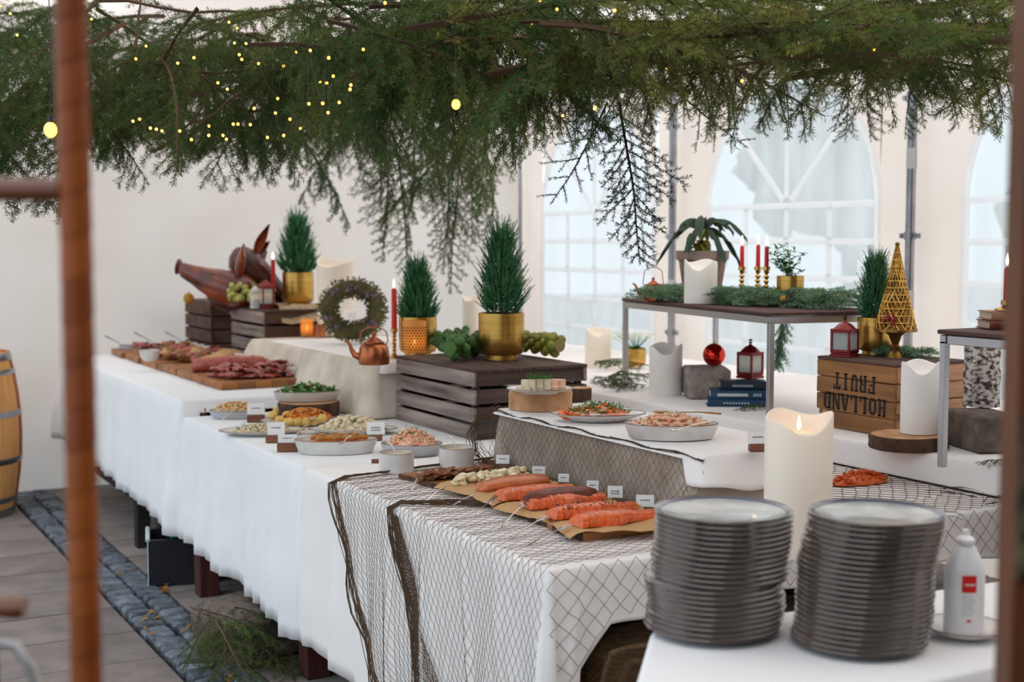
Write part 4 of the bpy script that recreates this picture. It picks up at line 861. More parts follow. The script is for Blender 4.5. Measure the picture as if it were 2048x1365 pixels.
# left part of the canopy (further away)
spread_boughs(25, (-120, 700), (50, 235), (4.9, 6.8), KG, 'dark green spruce branch in the thick canopy on the left, above the far buffet table', 'spruce branches over the left half')
spread_boughs(8, (-150, 130), (60, 320), (4.2, 5.2), KG, 'spruce branch left of the brown wrapped post', 'spruce branches left of the post', hang=.3)
spread_boughs(16, (150, 760), (120, 225), (4.8, 6.2), KG[3:] + KG[:1], 'drooping spruce branch at the lower edge of the left canopy among the fairy lights', 'drooping branches among the lights', hang=.35)
# centre, nearer
spread_boughs(16, (640, 1180), (-20, 180), (3.7, 4.6), KG, 'dark spruce branch in the dense clump above the tall conifer', 'spruce branches in the centre clump')
spread_boughs(12, (620, 1180), (90, 175), (3.9, 4.9), KG[3:], 'drooping spruce branch at the underside of the centre clump', 'drooping branches of the centre clump', sc=(.5, .75), hang=.75)
# far clump hanging low before the corner
spread_boughs(10, (600, 1000), (190, 400), (6.6, 7.6), KG, 'blurred spruce branch hanging low in front of the white corner', 'low hanging branches before the corner', sc=(.8, 1.1), hang=.75)
spread_boughs(8, (770, 990), (330, 470), (6.8, 7.4), KG , 'blurred spruce branch tip at the bottom of the low hanging clump', 'tips of the low hanging clump', sc=(.6, .8), hang=1.1)
# right, long olive boughs lying level
spread_boughs(17, (1080, 2080), (30, 138), (3.4, 4.3), KO, 'olive green spruce branch lying level in the canopy above the arched windows', 'level branches over the windows', yaws=[RIGHT, RIGHT + PI], roll=.35, tilt=(-.08, .14), sc=(.9, 1.25))
spread_boughs(7, (1230, 2050), (-60, 60), (3.6, 5.0), KO + KG[:1], 'green spruce branch along the top of the frame on the right', 'upper branches on the right', yaws=[RIGHT, RIGHT + PI, 1.5], roll=.4, tilt=(-.1, .15))
spread_boughs(6, (1560, 2010), (120, 165), (3.6, 4.2), KG[3:] + KO[3:], 'spruce branch with tips hanging beside the right tent pole', 'hanging tips by the right tent pole', sc=(.4, .55), hang=1.0)
spread_boughs(4, (1120, 1480), (130, 180), (3.9, 4.4), KG[3:] + KO[3:], 'drooping spruce branch between the hanging dark twig and the middle window', 'drooping branches before the windows', sc=(.45, .6), hang=.9)
p = W(1238, 205, d=4.1); KD.place('spruce_branch', 'dark nearly needleless spruce branch hanging straight down in front of the left window', 'branch', p, (R(-61), R(84), -YAW), 0.80)
p = W(1330, 165, d=4.0); KS.place('spruce_branch', 'thin dark spruce branch slanting down towards the kale pot', 'branch', p, (R(-70), R(38), -YAW), .62)
p = W(1215, 205, d=4.2); KS.place('spruce_branch', 'thin dark spruce branch slanting down to the left of the hanging dark one', 'branch', p, (R(-110), R(62), -YAW + PI), .72)
p = W(1706, 135, d=3.7); KS.place('spruce_branch', 'crooked dark twig hanging before the top of the middle arched window', 'branch', p, (R(-60), R(74), -YAW + PI), .36)
p = W(1600, 150, d=3.8); KS.place('spruce_branch', 'sparse twig pointing left above the middle arched window', 'branch', p, (R(-60), R(22), -YAW + PI), .5)
p = W(900, 195, d=3.9); KB.place('spruce_branch', 'bare brown twig without needles hanging under the centre clump', 'branch', p, (R(-61), R(88), -YAW), .86)
for k, (x0, y0, x1, y1, d, lab) in enumerate(((190, 2, 640, 42, 5.2, 'thin bare branch across the top left of the canopy'), (590, 18, 820, 62, 4.4, 'bare branch ends pointing left above the centre clump'), (340, 140, 700, 146, 5.4, 'long straight bare branch behind the fairy lights'), (300, 305, 480, 190, 5.0, 'forked bare branch pointing down at the lower edge of the left canopy'), (1130, 178, 1290, 140, 3.9, 'bare branch base above the hanging dark branch'), (1950, 45, 2010, 105, 3.6, 'cut branch end at the top right beside the brown post'), (1300, 125, 1560, 118, 3.8, 'long bare branch under the level olive boughs'), (270, 105, 282, -10, 5.0, 'dark upright branch near the brown wrapped post'))):
    t = thing('bare_branch', lab, 'branch', W(x0, y0, d=d)); b_ = W(x1, y1, d=d + .1) - t.location; n = 7
    pts = [b_ * (i / n) + Vector((0, 0, .012 * math.sin(i * 1.7 + k))) for i in range(n + 1)]; MB().tube(pts, [.007 - .0005 * i for i in range(n + 1)], 6).build('stem', MT['twig'], t)
    if k in (3, 4): MB().tube([pts[3], pts[3] + Vector((.05, 0, .06)), pts[3] + Vector((.08, .02, .15))], [.004, .003, .002], 5).build('twig', MT['twig'], t)
# fairy lights
LB = [(880,750),(915,757),(948,767),(1052,767),(1120,817),(1222,738),(1222,793),(1305,793),(1325,815),(1365,727),(1393,727),(1465,730),(1487,635),(1612,662),(1697,698),(1757,750),(1660,793),(1565,805),(778,710),(817,698),(1040,370),(1135,338),(1275,485),(1330,522),(1400,320),(1415,348),(1513,372),(1660,387),(1372,252),(1440,255),(1707,257),(1733,305),(1815,297),(1923,340),(1950,447),(1873,478),(1912,487),(1625,577),(1887,605),(1810,607),(1920,660),(1985,600),(1387,165),(1340,130),(60,80),(100,205),(0,35),(855,270),(795,345),(535,112)]
LA = [(x / 2.926, y / 2.926) for x, y in LB]; LC = [(600 + x / 2.527, y / 2.527) for x, y in [(52,255),(145,293),(320,250),(168,385),(135,420),(257,430),(253,452),(115,523),(142,570),(45,525),(198,518),(1490,550),(1170,117),(430,15),(1210,5),(1590,55)]]
LR = [(1100 + x / 2.16, y / 2.16) for x, y in [(30,40),(280,45),(55,500),(195,465),(505,295),(830,350),(1400,215)]]
def light_string(label, pts, d, r, order=0):
    pts = sorted(pts, key=lambda q: q[order]); P = [W(x, y, d=d + .1 * math.sin(i * 2.1)) for i, (x, y) in enumerate(pts)]; o = P[0]; t = thing('fairy_lights', label, 'string lights', o)
    wv = []
    for a, b in zip(P[:-1], P[1:]):
        for k in range(4): q = k / 4; wv.append(a.lerp(b, q) - o + Vector((0, .012, .012 - .02 * math.sin(PI * q))))
    wv.append(P[-1] - o); MB().tube(wv, .0012, 4).build('wire', MT['twig_dark'], t); me = MB().blob((0, 0, 0), r, 0, 8, 6).mesh('bulb', MT['bulb'])
    for q in P: put(me, 'bulb', q - o, t)
light_string('string of warm fairy lights along the lower edge of the left canopy', [q for q in LA if q[1] > 205], 4.55, .0052)
light_string('string of warm fairy lights in the middle of the left canopy', [q for q in LA if 100 < q[1] <= 205], 4.6, .005)
light_string('string of warm fairy lights in the top of the left canopy', [q for q in LA if q[1] <= 100], 4.6, .0045)
light_string('string of warm fairy lights left of and in the centre clump', LC, 3.62, .004); light_string('sparse warm fairy lights in the canopy over the windows', LR, 3.5, .0035)
for x, y, d, r, lab in ((101, 260, 3.4, .016, 'large glowing bulb left of the brown wrapped post'), (912, 209, 3.55, .011, 'single glowing bulb beside the bare hanging twig')):
    t = thing('light_bulb', lab, 'lamp', W(x, y, d=d)); MB().blob((0, 0, 0), (r, r, r * 1.2), 0, 12, 8).build('bulb', MT['bulb'], t); MB().tube([(0, 0, r), (0, 0, r * 2.2)], r * .4, 8).build('socket', MT['dark_metal'], t); MB().tube([(0, 0, r * 2.2), (.01, .02, .25), (.0, .03, .6)], .0015, 4).build('cord', MT['dark_metal'], t)
# ================================================================== GARLAND, SPRUCE ON TABLES, PLANTS
def sprig_mass(name, label, cat, pts, wd, n, sl, mt, seed, hz=.03, loc=None, nl=.012, dens=520):
    """a band of short sprigs along a path"""
    rs = random.Random(seed); segs = []; o = Vector(pts[0]); P = [Vector(p) - o for p in pts]
    for i in range(n):
        q = rs.random() * (len(P) - 1); k = int(q); d = (P[k + 1] - P[k]).normalized(); c_ = P[k].lerp(P[k + 1], q - k); s_ = d.cross(Vector((0, 0, 1))); s_ = s_.normalized() if s_.length > .05 else Vector((1, 0, 0))
        b = c_ + s_ * rs.uniform(-wd, wd) * .6 + Vector((0, 0, rs.uniform(.004, hz))); a = rs.uniform(-1.1, 1.1) + (PI if rs.random() < .5 else 0); dd = (d * math.cos(a) + s_ * math.sin(a) + Vector((0, 0, rs.uniform(-.1, .3)))).normalized(); l = sl * rs.uniform(.6, 1.2)
        e = b + dd * l - Vector((0, 0, l * .15)); m_ = b.lerp(e, .5) + Vector((0, 0, .008)); segs += [(b, m_, .0015, .001, 2), (m_, e, .001, .0006, 2)]
        for s2 in (-1, 1):
            for q2 in (.3, .6): bb = b.lerp(e, q2); segs.append((bb, bb + (dd * .7 + dd.cross(Vector((0, 0, 1))) * s2 * .7).normalized() * l * .35, .0008, .0005, 2))
    t = thing(name, label, cat, o); put(stem_mesh(segs, 'stems', MT['twig']), 'stems', (0, 0, 0), t)['kind'] = 'stuff'; x = put(needles_mesh(segs, dens, nl, .0026, seed, 'needles', MT[mt]), 'needles', (0, 0, 0), t); x['kind'] = 'stuff'; return t
GA = [W(x, y, ZT + .003) for x, y in ((1290, 601), (1360, 603), (1430, 606), (1500, 611), (1560, 612), (1620, 614), (1705, 618))]
t = sprig_mass('garland', 'pale green fir garland lying along the display table under the candles', 'garland', GA, .17, 620, .085, 'garland', 3, .07)
o = Vector(t.location)
for x, y in ((1410, 578), (1588, 574), (1637, 579), (1674, 593), (1565, 598), (1540, 590)):
    q = W(x, y, ZT + .05) - o; MB().blob(q, .011, .3, 8, 6).build('rose_hip', MT['orange_fruit'] if x != 1588 else MT['carrot'], t)
pt = W(1560, 640, d=5.25); GB = [pt + Vector((0, .02, .04)), pt + Vector((.01, .03, -.12)), pt + Vector((0, .03, -.27))]
GB = [W(1568, 634, d=5.5), W(1560, 680, d=5.5), W(1555, 725, d=5.5)]
def hanging_sprig(label, P, n, wd, seed):
    rs = random.Random(seed); o = P[0]; segs = []
    for i in range(n):
        q = rs.random() * (len(P) - 1.001); k = int(q); c_ = P[k].lerp(P[k + 1], q - k) - o; b = c_; dd = Vector((rs.uniform(-1, 1), rs.uniform(-1, 1), -1.3)).normalized(); e = b + dd * wd * rs.uniform(.6, 1.2); segs.append((b, e, .001, .0006, 2))
    for a, b in zip(P[:-1], P[1:]): segs.append((a - o, b - o, .003, .002, 0))
    t = thing('garland_tail', label, 'garland', o); put(stem_mesh(segs, 'stems', MT['twig']), 'stems', (0, 0, 0), t)['kind'] = 'stuff'; put(needles_mesh(segs, 620, .012, .0026, seed, 'needles', MT['garland']), 'needles', (0, 0, 0), t)['kind'] = 'stuff'
hanging_sprig('fir garland tail hanging down behind the right leg of the display table', GB, 90, .06, 5)
sprig_mass('fir_sprigs', 'pale green fir sprigs on the right end of the fruit crate', 'greenery', [W(1770, 713, BZ + FH + .002), W(1800, 712, BZ + FH + .002), W(1850, 716, BZ + FH + .002)], .07, 90, .06, 'garland', 9, .03)
p = W(1520, 815, BZ); KF.place('spruce_branch', 'small spruce branch on the white rear table beside the books', 'branch', W(1545, 818, BZ) + Vector((0, 0, .02)), (0, R(4), -YAW + PI + .4), .36)
p = W(2010, 925, BZ); KF.place('spruce_branch', 'small spruce sprig on the rear table at the right edge', 'branch', W(2030, 930, BZ) + Vector((0, 0, .015)), (0, R(3), -YAW + PI), .24)
for k, (x, y, a, s_) in enumerate(((1180, 775, .3, .55), (1215, 772, -.5, .6), (1300, 760, 2.9, .62), (1250, 775, 2.2, .5), (1190, 745, .8, .5), (1225, 785, 1.2, .45), (1290, 780, 3.6, .5))):
    KF.place('spruce_branch', 'spruce branch in the heap on the rear table below the left arched window', 'branch', W(x, y, BZ) + Vector((0, 0, .02 + .025 * (k % 3))), (U(-.3, .3), R(-4), -YAW + a), s_ * .9, 'spruce heap on the rear table')
# kale in a terracotta pot
p = W(1404, 599, ZT + .004); rr = MP(52, p); hh = MP(97, p)
t = thing('plant_pot', 'wide grey brown clay pot with a broad rim behind the short white candle', 'plant pot', p)
MB().lathe([(.0001, 0), (rr * .66, 0), (rr * .68, .005), (rr * .9, hh * .78), (rr * .93, hh * .8), (rr, hh * .82), (rr * 1.02, hh), (rr * .93, hh), (rr * .9, hh * .88), (.0001, hh * .88)], seg=40).build('pot_body', MT['terracotta'], t)
k_ = thing('kale_plant', 'dark leaved kale with drooping crinkled leaves in the clay pot', 'plant', p + Vector((0, 0, hh * .9))); st = MB(); lf = MB(); ly = MB(); random.seed(8)
s1 = Vector((0, 0, MP(60, p))); st.tube([(.0, 0, -.01), (-.008, 0, s1.z * .5), (.004, 0, s1.z), (0, 0, s1.z * 1.15)], [.008, .007, .006, .004], 8)
for i in range(13):
    a = i * 2.399 + U(-.3, .3); ln = U(.5, 1.1) * MP(86, p); k1, k2 = U(.35, 1.1), U(.9, 1.5); pts = []; b = Vector((0, 0, s1.z * U(.85, 1.15)))
    for k in range(9): q = k / 8; pts.append(b + Vector((math.cos(a) * ln * q, math.sin(a) * ln * q, ln * (k1 * q - k2 * q * q))))
    st.tube(pts[:4], [.003, .0025, .002, .0015], 5)
    for side in (-1, 1):
        v = []; 
        for k, q in enumerate(pts[1:]):
            d = (pts[min(k + 2, 8)] - pts[k]).normalized(); s_ = Vector((-math.sin(a), math.cos(a), 0)) * side; wd_ = MP(9, p) * math.sin(PI * (k + .7) / 9) ** .6
            for j in range(4): v.append(q + s_ * wd_ * j / 3 + Vector((0, 0, -.006 * j + (.007 * math.sin(k * 2.3 + j * 1.9 + side) * j / 2))))
        lf.add(v, [(k*4+j, k*4+j+1, k*4+j+5, k*4+j+4) for k in range(7) for j in range(3)])
for i in range(16):
    a = U(0, 6.3); b = Vector((math.cos(a) * .02 - .02, math.sin(a) * .02, s1.z * U(.1, .9))); ly.leaf(b, (math.cos(a), math.sin(a), -.5), (0, 0, 1), U(.05, .09), .05, .6, 4)
for i in range(12): a = U(0, 6.3); lf.leaf((0, 0, s1.z), (math.cos(a) * .9, math.sin(a) * .9, .8), (math.cos(a), math.sin(a), 0), U(.03, .05), .02, .3, 3)
st.build('stem', MT['stem_dark'], k_); lf.build('leaves', MT['kale'], k_); ly.build('yellow_leaves', MT['kale_yellow'], k_)
# leafy herb in a small gold pot
p = W(1580, 612, ZT + .004); pot('small gold pot with a leafy green plant on the garland table', p, MP(27, p), MP(60, p)); random.seed(4)
t = thing('leafy_plant', 'trailing small leaved green plant in the small gold pot', 'plant', p + Vector((0, 0, MP(54, p)))); st = MB(); lf = MB()
for i in range(22):
    a = U(0, 6.3); tx = random.choice([-1, -1, -.6, 0, .9]) * MP(34, p) * U(.6, 1.2); hh = U(.3, 1.0) * MP(70, p); pts = [Vector((0, 0, -.01))]
    ex = Vector((math.cos(-YAW) * tx, math.sin(-YAW) * tx + U(-.03, .03), hh * (1 - .2 * (tx > 0))))
    for k in range(1, 7): q = k / 6; pts.append(Vector((ex.x * q, ex.y * q, ex.z * q ** .7 + .008 * math.sin(k * 2 + i))))
    st.tube(pts, .0009, 4)
    for q in pts[1:]:
        for _ in range(3): lf.leaf(q, (U(-1, 1), U(-1, 1), U(-.3, .8)), (U(-.4, .4), U(-.4, .4), 1), U(.012, .022), .014, .2, 2)
st.build('stems', MT['leaf'], t, kind='stuff'); lf.build('leaves', MT['leaf'], t, smooth=False, kind='stuff')
# primrose
p = W(1270, 733, BZ + .012); pot('small gold pot with pale flowers in the spruce heap under the display table', p, MP(22, p), MP(36, p)); random.seed(6)
t = thing('primrose', 'white and pale yellow flowering primrose in the small gold pot under the display table', 'plant', p + Vector((0, 0, MP(32, p)))); lf = MB(); fw = MB(); fy = MB()
for i in range(22): a = U(0, 6.3); lf.leaf((0, 0, 0), (math.cos(a), math.sin(a), U(.2, 1)), (0, 0, 1), U(.05, .08), .03, .3, 3)
for i in range(30):
    a = U(0, 6.3); q = U(0, 1) ** .5 * MP(42, p); c_ = Vector((math.cos(a) * q, math.sin(a) * q, MP(28, p) + U(-.02, .02))); m_ = fy if q > MP(26, p) else fw
    for k in range(5): b = k * 1.257; m_.leaf(c_, (math.cos(b), math.sin(b), .35), (0, 0, 1), .017, .014, .1, 2, .8)
    lf.tube([(0, 0, 0), c_], .001, 4)
lf.build('leaves', MT['leaf'], t, kind='stuff'); fw.build('white_petals', MT['petal'], t, kind='stuff', smooth=False); fy.build('yellow_petals', MT['petal_yellow'], t, kind='stuff', smooth=False)
# ================================================================== DISHES AND FOOD
def dish(name, label, loc, rx, ry, h, rz=0, m='ceramic', deep=True, cat='dish', rim='ceramic_rim', lipw=.0):
    """oval dish: rx along local x"""
    t = thing(name, label, cat, loc, rz); k = ry / rx
    if deep: pr = [(.0001, 0), (rx * .86, 0), (rx * .9, .004), (rx * .98, h * .7), (rx, h - .002), (rx * .985, h), (rx * .965, h - .002), (rx * .9, .010), (rx * .8, .006), (.0001, .006)]
    else: pr = [(.0001, 0), (rx * .55, 0), (rx * .58, .004), (rx * .8, h * .45), (rx, h - .003), (rx * .995, h), (rx * .97, h - .001), (rx * .74, h * .42), (rx * .6, h * .3), (.0001, h * .28)]
    MB().lathe(pr, seg=48, sy=k).build('dish_body', MT[m], t)
    if rim: MB().lathe([(rx * .999, h - .0015), (rx * .993, h + .0008), (rx * .972, h - .0008)], seg=48, sy=k).build('rim', MT[rim], t)
    return t
def heap(rx, ry, z0, hz, n, fn):
    for i in range(n):
        a = i * 2.399; q = math.sqrt((i + .5) / n); x = rx * q * math.cos(a); y = ry * q * math.sin(a); fn(x, y, z0 + hz * (1 - q * q) + U(-.003, .003), i)
def stuffpile(name, label, cat, loc, rz, rx, ry, z0, hz, layers):
    """uncountable mixed food: each layer (n, size, material, kind)"""
    t = thing(name, label, cat, Vector(loc) + Vector((0, 0, z0)), rz)
    base = MB().lathe([(rx * 1.0, 0), (rx * .92, hz * .25), (rx * .6, hz * .7), (rx * .25, hz * .95), (.0001, hz)], seg=28, sy=ry / rx, fn=lambda x, y, z, a, k: (x * (1 + .05 * math.sin(5 * a + k)), y * (1 + .05 * math.sin(4 * a + k)), z)); base.build('filling', MT[layers[0][2]], t)
    for n, s_, m, kd in layers:
        mb = MB()
        def f_(x, y, z, i):
            if kd == 'blob': mb.blob((x, y, z), (s_ * U(.7, 1.2), s_ * U(.6, 1), s_ * U(.4, .8)), .3, 7, 5, rz=U(0, 6))
            elif kd == 'cube': mb.box((x, y, z), (s_ * 1.6, s_ * 1.3, s_), rz=U(0, 6), rx=U(-.4, .4), bev=s_ * .2, jit=s_ * .1)
            elif kd == 'leaf':
                for _ in range(2): mb.leaf((x, y, z), (U(-1, 1), U(-1, 1), U(-.1, .9)), (0, 0, 1), s_ * U(1, 2.2), s_ * 1.1, .5, 3)
            elif kd == 'herb':
                for _ in range(5): d = Vector((U(-1, 1), U(-1, 1), U(0, .8))).normalized(); mb.tube([(x, y, z), Vector((x, y, z)) + d * s_ * 2 + Vector((0, 0, .002))], s_ * .09, 3)
            elif kd == 'tube': a = U(0, 6); mb.tube([(x - s_ * math.cos(a), y - s_ * math.sin(a), z), (x, y, z + s_ * .4), (x + s_ * math.cos(a), y + s_ * math.sin(a), z)], s_ * .32, 6)
            elif kd == 'shrimp':
                a = U(0, 6); mb.tube([Vector((x, y, z)) + Vector((math.cos(a + b) * s_, math.sin(a + b) * s_, 0)) for b in (0, .6, 1.2, 1.8, 2.4, 3.0)], [s_ * .42, s_ * .45, s_ * .4, s_ * .32, s_ * .22, s_ * .1], 6)
        heap(rx * .93, ry * .93, hz * .08 + .004, hz * 1.0, n, f_); mb.build({'herb': 'herbs', 'leaf': 'leaves', 'shrimp': 'shrimps', 'tube': 'pieces'}.get(kd, 'pieces'), MT[m], t, kind='stuff')
    return t
def spoon(name, label, p0, p1, m, bowl=.022, group=None, fork=False, wd=.0035, cat=None):
    """bowl end at p0, handle end at p1"""
    p0, p1 = Vector(p0), Vector(p1); d = p1 - p0; L = d.length; t = thing(name, label, cat or ('fork' if fork else 'spoon'), p0, group=group)
    t.rotation_euler = (0, -math.asin(max(-1, min(1, d.z / L))), math.atan2(d.y, d.x))
    MB().tube([(bowl * .9, 0, .0), (bowl * 1.5, 0, .002), (L * .6, 0, .004), (L * .9, 0, .001), (L, 0, 0)], [wd * .8, wd * .6, wd * .8, wd * 1.5, wd * 1.2], 8, flat=.45).build('handle', MT[m], t)
    if fork:
        f_ = MB().box((bowl * .55, 0, 0), (bowl * .7, bowl * .95, .0018), bev=.0006)
        for k in range(4): f_.box((-bowl * .35, (k - 1.5) * bowl * .27, .001), (bowl * 1.2, bowl * .12, .0016))
        f_.build('tines', MT[m], t)
    else:
        MB().lathe([(.0001, -.004), (bowl * .6, -.002), (bowl, .003), (bowl * .95, .004), (bowl * .55, .0), (.0001, -.002)], seg=20, sy=.68).build('bowl', MT[m], t)
    return t
def card(label, loc, w_, h_, rz, tilt=.25, lines=1, group=None):
    t = thing('name_card', label, 'card', loc, rz, group=group)
    c_ = MB().box((0, h_ * .5 * math.sin(tilt), h_ * .5 * math.cos(tilt)), (w_, .0012, h_), rx=-tilt); c_.build('card_face', MT['card'], t)
    ink = MB()
    for l_ in range(lines):
        zc = h_ * (.56 - l_ * .2)
        for k in range(5): ink.box((-w_ * .22 + k * w_ * .11, -.0011 + zc * math.sin(tilt) , zc * math.cos(tilt)), (w_ * .075, .0006, h_ * U(.07, .11)), rx=-tilt)
    ink.build('print', MT['ink'], t, smooth=False); return t
def card_block(lab_b, lab_c, px, py, wpx, z=TZ, cardpx=None, rz=None, cdx=.0, ch=24, lines=1):
    p = W(px, py, z) + Vector((0, 0, .0015)); wd = MP(wpx, p); rz = -YAW * .8 if rz is None else rz
    t = thing('card_holder', lab_b, 'card holder', p, rz); h = wd * .40
    MB().box((0, 0, h / 2), (wd, wd * .5, h), bev=.002).build('block', MT['block'], t); MB().box((0, .0, h + .0008), (wd * .96, .0025, .002)).build('slot', MT['crate_dark'], t)
    if lab_c: q = p + Vector((0, .001, h + .002)) + Vector((math.cos(rz), math.sin(rz), 0)) * cdx * wd; card(lab_c, q, MP(cardpx or wpx, p), MP(ch, p), rz, .18, lines)
AX = PI / 2   # long axis along the table (Y)
# -- middle table dishes
def osize(px, w_px, z=TZ): return MP(w_px / 2, W(px[0], px[1], z))
V = -YAW
p = W(475, 836, TZ) + Vector((0, 0, .002)); dish('oval_bowl', 'grey oval bowl of roasted vegetables at the far end of the hot dishes', p, .125, .08, .036, V + .2, 'ceramic_blue'); stuffpile('roasted_vegetables', 'golden and orange roasted vegetables in the grey oval bowl', 'food', p, V + .2, .108, .066, .03, .03, [(60, .010, 'cream_food', 'blob'), (40, .011, 'carrot', 'tube'), (30, .009, 'potato', 'cube'), (16, .008, 'herb', 'leaf')])
spoon('serving_spoon', 'wooden spoon leaning out of the grey oval bowl', W(468, 820, TZ + .05), W(444, 842, TZ + .008), 'spoon_wood', .02)
p = W(603, 850, TZ) + Vector((0, 0, .002)); dish('oval_plate', 'oval plate of potatoes and orange topping in front of the log slice', p, .175, .105, .022, V + .1, 'ceramic', False)
t = stuffpile('carrot_salad', 'shredded orange carrot topping with dark green leaves on the oval plate', 'food', p + Vector((.03, .02, 0)), V + .1, .12, .065, .014, .042, [(90, .012, 'carrot', 'tube'), (30, .010, 'potato', 'tube'), (14, .014, 'kale', 'leaf')])
pm = MB().blob((0, 0, 0), (.024, .021, .018), .15, 12, 8).mesh('potato', MT['potato'])
for k, (x, y) in enumerate(((545, 838), (560, 848), (578, 852), (596, 852), (612, 852), (628, 850), (645, 845), (556, 828), (574, 838))):
    q = W(x, y, TZ + .02); o = put(pm, 'potato', q + Vector((0, 0, .016)), None, U(0, 6)); tag(o, 'peeled yellow potato at the front rim of the orange topped oval plate', 'potato', 'potatoes on the oval plate')
spoon('serving_spoon', 'pale wooden spoon leaning from the potato plate', W(625, 838, TZ + .05), W(592, 872, TZ + .012), 'spoon_wood', .02)
p = W(614, 801, z=TZ + MP(30, W(618, 834, TZ)) + .004); dish('oval_bowl', 'cream oval bowl of green salad standing on the dark log slice', p, .15, .085, .044, V + .22, 'ceramic')
stuffpile('green_salad', 'green leaf salad with red berries in the cream oval bowl', 'food', p, V + .22, .135, .072, .036, .03, [(60, .016, 'salad', 'leaf'), (26, .010, 'cream_food', 'cube'), (60, .015, 'salad', 'leaf'), (12, .009, 'berry', 'blob')])
p = W(524, 870, TZ) + Vector((0, 0, .002)); dish('oval_plate', 'flat grey oval plate of pale noodle salad with chives', p, .175, .10, .020, V + .15, 'ceramic', False)
stuffpile('noodle_salad', 'pale noodle salad with green chives on the flat oval plate', 'food', p, V + .15, .125, .06, .012, .02, [(70, .012, 'cream_food', 'tube'), (50, .009, 'cream_food', 'blob'), (16, .010, 'herb', 'herb')])
spoon('serving_spoon', 'silver serving spoon on the right side of the noodle plate', W(560, 862, TZ + .03), W(596, 855, TZ + .035), 'silver', .018)
p = W(706, 868, TZ) + Vector((0, .0, .002)); dish('oval_plate', 'oval platter of browned potato and cauliflower pieces before the linen riser', p, .185, .10, .022, V + .05, 'ceramic', False)
t = stuffpile('cauliflower_salad', 'browned cauliflower pieces with herbs on the oval platter', 'food', p, V + .05, .14, .072, .014, .045, [(40, .018, 'cream_food', 'blob'), (50, .012, 'cream_food', 'cube'), (10, .016, 'herb', 'leaf'), (14, .013, 'bark', 'leaf')])
p = W(674, 907, TZ) + Vector((0, .01, .002)); dish('baking_dish', 'deep white oval baking dish with golden pasties', p, .155, .085, .052, V + .1)
MB_ = dish; t = tag(MB().lathe([(.138, 0), (.12, .006), (.0001, .007)], seg=32, sy=.52).build('baked_filling', MT['carrot'], loc=p + Vector((0, 0, .034)), rz=V + .1), 'orange baked filling under the pasties in the baking dish', 'food')
for k, (dx, dy, a) in enumerate(((-.062, .02, .15), (.0, .03, .1), (.062, .028, .05), (-.04, -.015, .3), (.03, -.012, -.1), (.085, -.005, .5))):
    c_, s_ = math.cos(V + .1), math.sin(V + .1); q = p + Vector((dx * c_ - dy * s_, dx * s_ + dy * c_, .052)); t = thing('pasty', 'golden rolled pasty in the deep white baking dish', 'pastry', q, V + a, group='pasties in the baking dish')
    MB().tube([(-.034, 0, 0), (-.02, 0, .006), (.02, 0, .007), (.034, 0, 0)], [.009, .014, .014, .009], 9, flat=.8).build('roll', MT['pasty'], t); MB().box((-.004, 0, .017), (.022, .012, .002), rz=.6, bev=.001).build('browned_stripe', MT['crust'], t)
spoon('serving_fork', 'silver fork resting in the baking dish among the pasties', W(684, 886, TZ + .07), W(702, 872, TZ + .085), 'silver', .018, fork=True)
p = W(826, 910, TZ) + Vector((.0, .01, .002)); dish('oval_bowl', 'grey bowl with brown rim holding the pink shrimp salad', p, .115, .085, .042, V, 'ceramic_blue')
stuffpile('shrimp_salad', 'heap of pale pink shrimp salad topped with chives in the brown rimmed bowl', 'food', p + Vector((0, 0, 0)), V, .092, .068, .036, .048, [(80, .010, 'shrimp', 'shrimp'), (40, .009, 'cream_food', 'blob'), (12, .010, 'herb', 'herb')])
for x, y, sx, sy, lab in ((793, 945, 773, 880, 'left'), (913, 935, 898, 872, 'right')):
    p = W(x, y, TZ) + Vector((0, 0, .001)); r_ = MP(35, p); h = MP(40, p); t = thing('crock', 'round cream stoneware pot with a brown rim, %s of the two sauce pots' % lab, 'bowl', p)
    MB().lathe([(.0001, 0), (r_ * .94, 0), (r_, .004), (r_ * 1.01, h * .5), (r_, h), (r_ * .94, h), (r_ * .93, .008), (.0001, .008)], seg=40).build('crock_body', MT['ceramic'], t); MB().lathe([(r_ * 1.004, h - .002), (r_ * .97, h + .0015), (r_ * .935, h - .001)], seg=40).build('rim', MT['ceramic_rim'], t); MB().lathe([(.0001, h * .86), (r_ * .93, h * .86)], seg=24).build('sauce', MT['cream_food'], t)
    spoon('sauce_spoon', 'silver spoon standing in the %s sauce pot' % lab, p + Vector((.01, 0, h * .66)), W(sx, sy, d=(p - CAM).dot(FW)), 'silver', .012, wd=.004)
card_block('small dark wood card holder beside the grey vegetable bowl', 'white name card beside the grey vegetable bowl', 396, 830, 33, cardpx=30, ch=10)
card_block('wood card holder between the vegetable bowl and the noodle plate', 'white name card between the vegetable bowl and the potatoes', 512, 845, 34, ch=23)
card_block('wood card holder at the right end of the noodle plate', 'white name card at the right end of the noodle plate', 549, 886, 34, cdx=.1, ch=26)
card_block('wood card holder left of the baking dish', 'white name card left of the baking dish', 575, 904, 40, cardpx=37, ch=17)
card_block('dark wood card holder right of the baking dish', 'white name card right of the baking dish, before the cauliflower platter', 752, 882, 26, cardpx=36, ch=25, lines=2)
card_block('small wood card holder left of the left sauce pot', None, 751, 927, 16)
